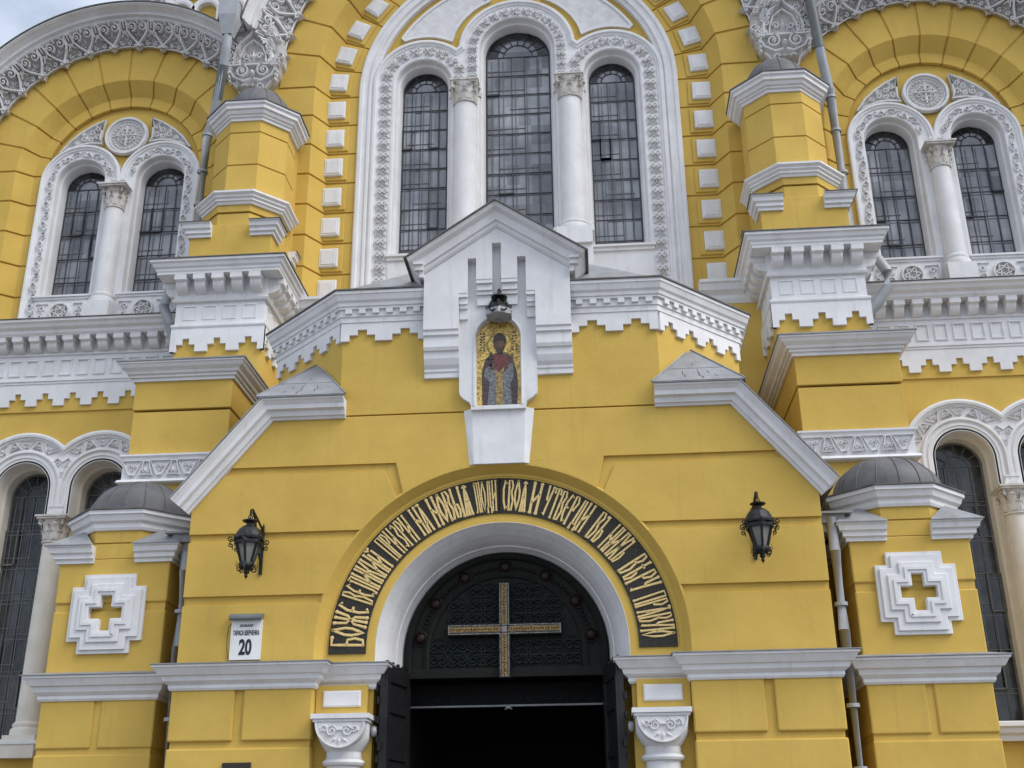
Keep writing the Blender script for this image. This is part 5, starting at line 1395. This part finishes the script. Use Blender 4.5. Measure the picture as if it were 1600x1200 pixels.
# icon mosaic: gold ground with a robed, crowned standing figure
ig = MB().prism([(-IR+.01,7.665)]+arc(0,IZ,IR-.01,180,0,24)+[(IR-.01,7.665)], -.012, .004)
ICON = make('icon_mosaic', ig, M_GOLD, CATH)
def flat(mb, P, y): return mb.prism(P, y-.097, -.008)
cx0 = .02
f1 = MB(); flat(f1, [(-.24,7.67),(-.25,8.05),(-.245,8.22),(-.20,8.42),(-.12,8.50),(.0,8.53),(.12,8.52),(.20,8.44),(.27,8.22),(.285,8.0),(.27,7.67)], .080); make('dark_mantle', f1, M_ROBE, ICON); M_RED = mosaic('red_cloth_mosaic', (0.07,0.015,0.015), (0.20,0.05,0.045), 50); f8 = MB(); flat(f8, [(-.06,8.30),(-.02,8.22),(.08,8.22),(.15,8.30),(.14,8.44),(.05,8.50),(-.05,8.49),(-.09,8.42)], .0765); make('red_collar', f8, M_RED, ICON)
f2 = MB(); flat(f2, [(-.17,7.67),(-.13,8.05),(-.215,8.15),(-.20,8.27),(-.10,8.33),(-.02,8.20),(.08,8.20),(.14,8.28),(.18,8.42),(.215,8.38),(.225,8.12),(.17,8.03),(.20,7.67)], .074); make('grey_tunic', f2, M_TUNIC, ICON)
f3 = MB(); flat(f3, [(-.035,7.67),(-.04,8.12),(-.08,8.30),(.0,8.20),(.09,8.30),(.06,8.12),(.065,7.67)], .070); make('ochre_stole', f3, M_STOLE, ICON)
f4 = MB(); flat(f4, [(cx0+.075*math.cos(a*PI/10), 8.64+.115*math.sin(a*PI/10)) for a in range(20)], .068); make('face', f4, M_FACE, ICON)
f5 = MB(); flat(f5, [(cx0-.085,8.62),(cx0-.10,8.72),(cx0-.085,8.79),(cx0-.05,8.82),(cx0,8.85),(cx0+.05,8.82),(cx0+.085,8.79),(cx0+.10,8.72),(cx0+.085,8.62),(cx0+.07,8.70),(cx0,8.73),(cx0-.07,8.70)], .066)
flat(f5, [(cx0-.07,8.63),(cx0-.05,8.54),(cx0,8.50),(cx0+.05,8.54),(cx0+.07,8.63),(cx0+.03,8.60),(cx0-.03,8.60)], .066)
flat(f5, [(-.13,8.30),(-.10,8.30),(-.10,8.42),(-.07,8.42),(-.07,8.45),(-.10,8.45),(-.10,8.53),(-.13,8.53),(-.13,8.45),(-.16,8.45),(-.16,8.42),(-.13,8.42)], .066); make('hair_and_beard', f5, M_DARKM, ICON)
f7 = MB(); flat(f7, [(-.13,8.27),(-.06,8.26),(-.05,8.33),(-.12,8.35)], .066); flat(f7, [(.17,8.36),(.20,8.35),(.225,8.42),(.21,8.52),(.20,8.45),(.185,8.53),(.18,8.43),(.165,8.42)], .066); make('hand', f7, M_FACE, ICON)
hl = MB(); hl.ridge(arc(cx0,8.66,.185,0,360,32), .011, .004, Fplane(-.0125)); make('halo', hl, M_STOLE, ICON)
for sg in (1,-1):
    for k in range(6):
        z = 8.80-k*.06; 
        hl2 = None
pt = MB(); rnd = random.Random(2)
for sg in (1,-1):
    for k in range(7):
        for q in range(2):
            x = sg*(.215+q*.045)+rnd.uniform(-.01,.01); z = 8.84-k*.045+rnd.uniform(-.008,.008)
            if math.hypot(x, max(0,z-IZ)) < IR-.03: pt.box(x-.014,x+.014,.082-.098,.087-.098,z-.006-.01*rnd.random(),z+.012)
make('icon_lettering', pt, M_DARKM, ICON)

# ================================================================== far tower drum behind the left gable
DX, DY = -8.4, 11.0
dm = MB().prism_z(octo(DX,DY,2.6), 18, 28); DRM = make('tower_drum', dm, M_YEL, CATH)
dwm = MB(); dar = MB()
octp = octo(DX,DY,2.6)
for k in range(8):
    P0, P1 = Vector(octp[k]), Vector(octp[(k+1)%8]); d = P1-P0; L_ = d.length; d = d/L_; nrm = Vector((d.y,-d.x))
    nA = 3; u = L_/nA
    for q in range(nA):
        c = P0+d*(u*(q+.5))
        pts = [(-.27,22.0)]+arc(0,22.42,.27,180,0,12)+[(.27,22.0)]
        dar_m = MB().sweep(pts, [(0,0),(0,-.16),(.06,-.18),(.14,-.18),(.16,0)], 'elev')
        dwm.add([(c.x+d.x*x+nrm.x*(-y), c.y+d.y*x+nrm.y*(-y), z) for x,y,z in dar_m.v], dar_m.f)
    for z0, z1, of in ((22.95,23.1,.16),(23.15,23.35,.26),(23.5,23.9,.4)):
        a = P0+nrm*of-d*of*.41; b = P1+nrm*of+d*of*.41; a2 = P0-nrm*.05; b2 = P1-nrm*.05
        dwm.add([(p.x,p.y,z) for z in (z0,z1) for p in (a,b,b2,a2)], [(0,1,2,3),(4,5,6,7),(0,1,5,4),(1,2,6,5),(2,3,7,6),(3,0,4,7)])
    p = P0; dwm.lathe([(.16,20.5),(.16,22.9)], p.x, p.y, 10)
make('blind_arcade', dwm, M_WHT, DRM)

# ================================================================== THINGS ON THE WALL
# --- drainpipes
def pipe(name, pts, r, m, label, group, hopper=None, clamps=(), dark=None):
    t = thing(name, label, 'drainpipe', pts[-1], group)
    make('pipe', MB().tube(pts, r, 14), m, t, smooth=True)
    if dark: make('pipe_joint', MB().tube(dark, r+.006, 14), M_PIPED, t, smooth=True)
    for (x, y, z) in clamps: make('clamp', MB().lathe([(r+.001,-.025),(r+.014,-.025),(r+.014,.025),(r+.001,.025)], x, y, 14, z0=z), M_PIPE, t, smooth=True)
    if hopper:
        x, y, z = hopper
        hm = MB(); 
        w0, w1 = .20, r
        hm.add([(x-w0,y-w0,z+.85),(x+w0,y-w0,z+.85),(x+w0,y+w0,z+.85),(x-w0,y+w0,z+.85),(x-w0,y-w0,z+.45),(x+w0,y-w0,z+.45),(x+w0,y+w0,z+.45),(x-w0,y+w0,z+.45),(x-w1,y-w1,z),(x+w1,y-w1,z),(x+w1,y+w1,z),(x-w1,y+w1,z)],
               [(0,1,5,4),(1,2,6,5),(2,3,7,6),(3,0,4,7),(4,5,9,8),(5,6,10,9),(6,7,11,10),(7,4,8,11),(3,2,1,0)])
        make('hopper', hm, m, t)
    return t
pipe('drainpipe', [(-6.12,3.95,18.0),(-6.14,3.98,17.5),(-6.45,4.5,16.4),(-6.6,4.62,15.9),(-6.62,4.62,12.6),(-6.62,4.55,12.3),(-6.80,4.05,11.95),(-6.85,3.95,11.55),(-6.70,3.95,11.15),(-6.55,4.1,10.7),(-6.5,4.2,10.2)], .10, M_PIPE,
     'grey drainpipe with square hopper at top, running down beside the upper left turret', 'upper drainpipes', (-6.12,3.95,17.95), [(-6.6,4.62,15.9),(-6.62,4.62,15.0),(-6.62,4.62,14.2)], [(-6.20,4.08,17.30),(-6.38,4.39,16.65)])
pipe('drainpipe', [(6.20,4.1,19.6),(6.25,4.15,18.3),(6.42,4.45,16.8),(6.52,4.6,16.2),(6.56,4.62,12.6),(6.62,4.55,12.3),(6.85,4.02,11.9),(6.95,3.95,11.6),(6.92,3.95,11.3),(6.72,4.0,11.0),(6.5,4.1,10.8)], .10, M_PIPE,
     'grey drainpipe without visible hopper, crossing the upper right archivolt beside the turret', 'upper drainpipes', None, [(6.52,4.6,16.0),(6.54,4.62,15.2),(6.56,4.62,14.2)], [(6.25,4.15,18.3),(6.38,4.38,17.1)])
pipe('drainpipe', [(4.66,.45,5.98),(4.67,.46,5.5),(4.665,.45,4.4),(4.665,.45,0.1)], .075, M_PIPE,
     'grey drainpipe in the gap between the porch and the right domed pier', 'lower drainpipes', None, [(4.665,.45,4.75),(4.665,.45,3.4),(4.665,.45,2.6)])
pipe('drainpipe', [(-4.66,.55,5.98),(-4.67,.56,5.5),(-4.665,.55,4.4),(-4.665,.55,0.1)], .075, M_PIPE,
     'grey drainpipe in the gap between the porch and the left domed pier', 'lower drainpipes', None, [(-4.665,.55,4.9),(-4.665,.55,3.4)])
for sg in (1,-1):
    gt = MB(); gt.box(*sorted((sg*4.42,sg*4.95)),.35,1.8,6.02,6.05); gt.box(*sorted((sg*4.50,sg*4.85)),.42,.9,5.90,6.02); gt.box(*sorted((sg*4.55,sg*4.80)),.48,.75,5.78,5.90)
    make('gutter_box', gt, M_ZINC, CATH)

# --- wall lanterns
def lantern(loc, label, yaw):
    x, y, z = loc; t = thing('wall_lantern', label, 'lantern', (x,y,z), 'iron lanterns either side of the door arch')
    lx, ly = x, y-.66                                    # lantern axis
    R6 = lambda r, zz: [(lx+r*math.cos(PI/6+k*PI/3), ly+r*math.sin(PI/6+k*PI/3), zz) for k in range(6)]
    fr = MB()
    zt_, zb_ = z+.13, z-.22                              # glass top / bottom
    for a, b in zip(R6(.185,zt_), R6(.085,zb_)): fr.tube([a,b], .02, 5)
    for r_, zz, hh in ((.195,zt_,.035),(.095,zb_,.03)):
        fr.lathe([(r_-.05,-hh),(r_+.015,-hh),(r_+.02,0),(r_+.015,hh),(r_-.05,hh)], lx, ly, 6, z0=zz, rot=PI/6)
    fr.lathe([(.22,0),(.225,.03),(.20,.06),(.185,.11),(.15,.17),(.10,.215),(.055,.235),(.05,.27),(.09,.285),(.115,.30),(.115,.312),(.02,.32)], lx, ly, 12, z0=zt_+.035)
    fr.lathe([(.085,0),(.07,-.03),(.035,-.06),(.045,-.085),(.02,-.12),(.03,-.145),(.012,-.17),(0,-.20)], lx, ly, 10, z0=zb_-.03)
    for k in range(6):
        a = PI/6+k*PI/3; ca, sa = math.cos(a), math.sin(a)
        sp_ = spiral(.265, zt_+.03, .05, 1.4, PI, 1, 12, .25); fr.tube([(lx+p*ca,ly+p*sa,q) for p,q in sp_], .010, 4)
        sp_ = spiral(.255, zt_-.07, .04, 1.3, PI/2, -1, 10, .25); fr.tube([(lx+p*ca,ly+p*sa,q) for p,q in sp_], .009, 4)
        fr.tube([(lx+.24*ca,ly+.24*sa,zt_-.05),(lx+.225*ca,ly+.225*sa,zt_-.14)], .012, 4, .004)
        sp_ = spiral(.10, zb_-.07, .05, 1.2, PI/2, -1, 12, .25); fr.tube([(lx+p*ca,ly+p*sa,q) for p,q in sp_], .010, 4)
        fr.tube([(lx+.12*ca,ly+.12*sa,zb_+.01),(lx+.165*ca,ly+.165*sa,zb_-.035),(lx+.15*ca,ly+.15*sa,zb_+.045)], .011, 4, .004)
        fr.box(lx+.20*ca-.02,lx+.20*ca+.02,ly+.20*sa-.02,ly+.20*sa+.02,zt_+.07,zt_+.09)
    hk = zt_+.37
    shr = lambda b: [(lx+(p[0]-lx)*.92, ly+(p[1]-ly)*.92, hk+(p[2]-hk)*.88) for p in b.v]
    fr.v = shr(fr); make('lantern_frame', fr, M_IRON, t)
    gl = MB().lathe([(.075,zb_),(.172,zt_)], lx, ly, 6, rot=PI/6); gl.v = shr(gl); make('lantern_glass', gl, M_FROST, t)
    # bracket and hook
    br = MB(); zc = zt_+.50
    br.box(x-.022,x+.022,y-.03,y,z-.12,z+.50)
    br.tube([(x,y-.02,z+.50),(x,y-.30,z+.585),(x,y-.58,z+.66),(x,y-.65,z+.63),(x,y-.66,z+.55)], .017, 6)
    br.tube([(x,y-.02,z+.02),(x,y-.17,z+.16),(x,y-.30,z+.36),(x,y-.44,z+.56),(x,y-.56,z+.62)], .015, 6)
    for (cy2, cz2, r_, d_) in ((-.14,.42,.08,1),(-.42,.48,.06,-1),(-.09,.24,.05,1)):
        br.tube([(x,y+cy2+p,z+cz2+q) for p,q in spiral(0,0,r_,1.5,0,d_,16,.2)], .012, 5)
    br.lathe([(0,.12),(.02,.06),(.012,0)], x, y-.015, 6, z0=z+.50)
    br.tube([(x+.028*math.cos(a),y-.66,z+.52+.035*math.sin(a)) for a in [2*PI*k/12 for k in range(13)]], .008, 5)
    br.tube([(lx,ly+.02*math.cos(a),zt_+.37+.03*math.sin(a)) for a in [2*PI*k/12 for k in range(13)]], .008, 5)
    make('bracket', br, M_IRON, t)
    return t
lantern((-3.37,-.002,5.40), 'black wrought iron lantern on a scrolled bracket above the house number plate', 0)
lantern((3.50,-.002,5.42), 'black wrought iron lantern on the plain wall right of the door arch', 0)
# --- hanging lamp in front of the icon
hlx, hly, hlz = .03, -.20, 9.02
HL = thing('icon_lamp', 'small black hooded lamp hanging above the gold icon in the niche', 'lamp', (hlx,hly,hlz))
hm = MB(); hm.lathe([(.03,.36),(.12,.34),(.125,.32),(.05,.30),(.06,.25),(.10,.22),(.16,.14),(.175,.10)], hlx, hly, 12, z0=hlz)
hm.tube([(hlx,hly,hlz+.35),(hlx,hly,hlz+.46)], .01, 5); hm.tube([(hlx+.025*math.cos(a),hly,hlz+.43+.03*math.sin(a)) for a in [2*PI*k/10 for k in range(11)]], .008, 5)
hm.tube([(hlx,hly,hlz+.47),(hlx,hly+.25,hlz+.55)], .012, 5)
for k in range(6):
    a = PI/6+k*PI/3; ca, sa = math.cos(a), math.sin(a); hm.tube([(hlx+p*ca,hly+p*sa,q) for p,q in spiral(.2,hlz+.12,.035,1.3,PI,1,10,.3)], .009, 4)
    hm.tube([(hlx+.05*ca,hly+.05*sa,hlz+.28),(hlx+.12*ca,hly+.12*sa,hlz+.24),(hlx+.18*ca,hly+.18*sa,hlz+.12)], .016, 4)
make('lamp_crown', hm, M_IRON, HL)
hs = MB().lathe([(.20,.10),(.215,.0),(.16,-.02),(.10,-.05),(0,-.06)], hlx, hly, 6, z0=hlz, rot=PI/6); make('lamp_shade', hs, M_ZINC, HL)
hv = MB()
for sg in (1,-1): hv.ridge([(hlx+sg*.05,hlz+.05),(hlx+sg*.09,hlz+.02),(hlx+sg*.13,hlz+.055)], .014, .012, lambda s,t,h: (s, hly-.19-h, t))
make('shade_vent', hv, M_IRON, HL)
# --- house number plate
SP = thing('house_number_plate', 'white enamel house number plate reading 20 under a dark lamp hood, left of the door', 'sign', (-3.49,-.01,4.11))
sm = MB().box(-3.715,-3.285,-.035,-.002,4.105,4.70); make('plate', sm, M_SIGN, SP)
hd_ = MB()
hv_ = [(-.002,4.735),(-.10,4.72),(-.135,4.68),(-.135,4.645),(-.09,4.635),(-.04,4.66),(-.002,4.66)]; k = len(hv_)
tri = tessellate_polygon([[Vector((a,b,0)) for a,b in hv_]])
hd_.add([(-3.73,a,b) for a,b in hv_]+[(-3.275,a,b) for a,b in hv_], [tuple(t) for t in tri]+[tuple(i+k for i in reversed(t)) for t in tri]+[(i,(i+1)%k,(i+1)%k+k,i+k) for i in range(k)])
make('lamp_hood', hd_, M_PIPED, SP, bevel=.006)
wr = MB().tube([(-3.70,-.02,4.63),(-3.75,-.03,4.56),(-3.765,-.03,4.42),(-3.76,-.03,4.26),(-3.735,-.02,4.14),(-3.70,-.02,4.10)], .006, 5); make('wire', wr, mat('brown_wire', (.12,.08,.04), None, .6, bump=0), SP)
def text(name, body, size, x, z, y, sx=1.0, m=M_INK, parent=None, bold=0.0):
    cu = bpy.data.curves.new(name, 'FONT'); cu.body = body; cu.size = size; cu.align_x = 'CENTER'; cu.align_y = 'CENTER'; cu.extrude = .003; cu.offset = bold
    ob = bpy.data.objects.new(name+'_curve', cu); COL.objects.link(ob)
    bpy.context.view_layer.update()
    dg = bpy.context.evaluated_depsgraph_get(); me = bpy.data.meshes.new_from_object(ob.evaluated_get(dg))
    mb = MB(); mb.add([(x+v.co.x*sx, y-v.co.z, z+v.co.y) for v in me.vertices], [tuple(p.vertices) for p in me.polygons])
    bpy.data.objects.remove(ob); bpy.data.curves.remove(cu); bpy.data.meshes.remove(me)
    return make(name, mb, m, parent)
text('number_text', '20', .285, -3.50, 4.265, -.037, .62, parent=SP, bold=.009)
text('street_text', 'ТАРАСА ШЕВЧЕНКА', .088, -3.50, 4.465, -.037, .42, parent=SP, bold=.002)
text('street_kind_text', 'БУЛЬВАР', .042, -3.50, 4.565, -.037, .95, parent=SP, bold=.001)
# --- dark plaque low on the wall, only its top in view
pq = make('wall_plaque', MB().pan(-3.66,-3.28,-.135,-.101,2.1,2.765,.01), mat('dark_plaque', (0.045,0.035,0.03), (0.03,0.024,0.02), 0.5, bump=0.1)); tag(pq, 'dark brown plaque low on the left porch wall, cut by the bottom edge', 'plaque')
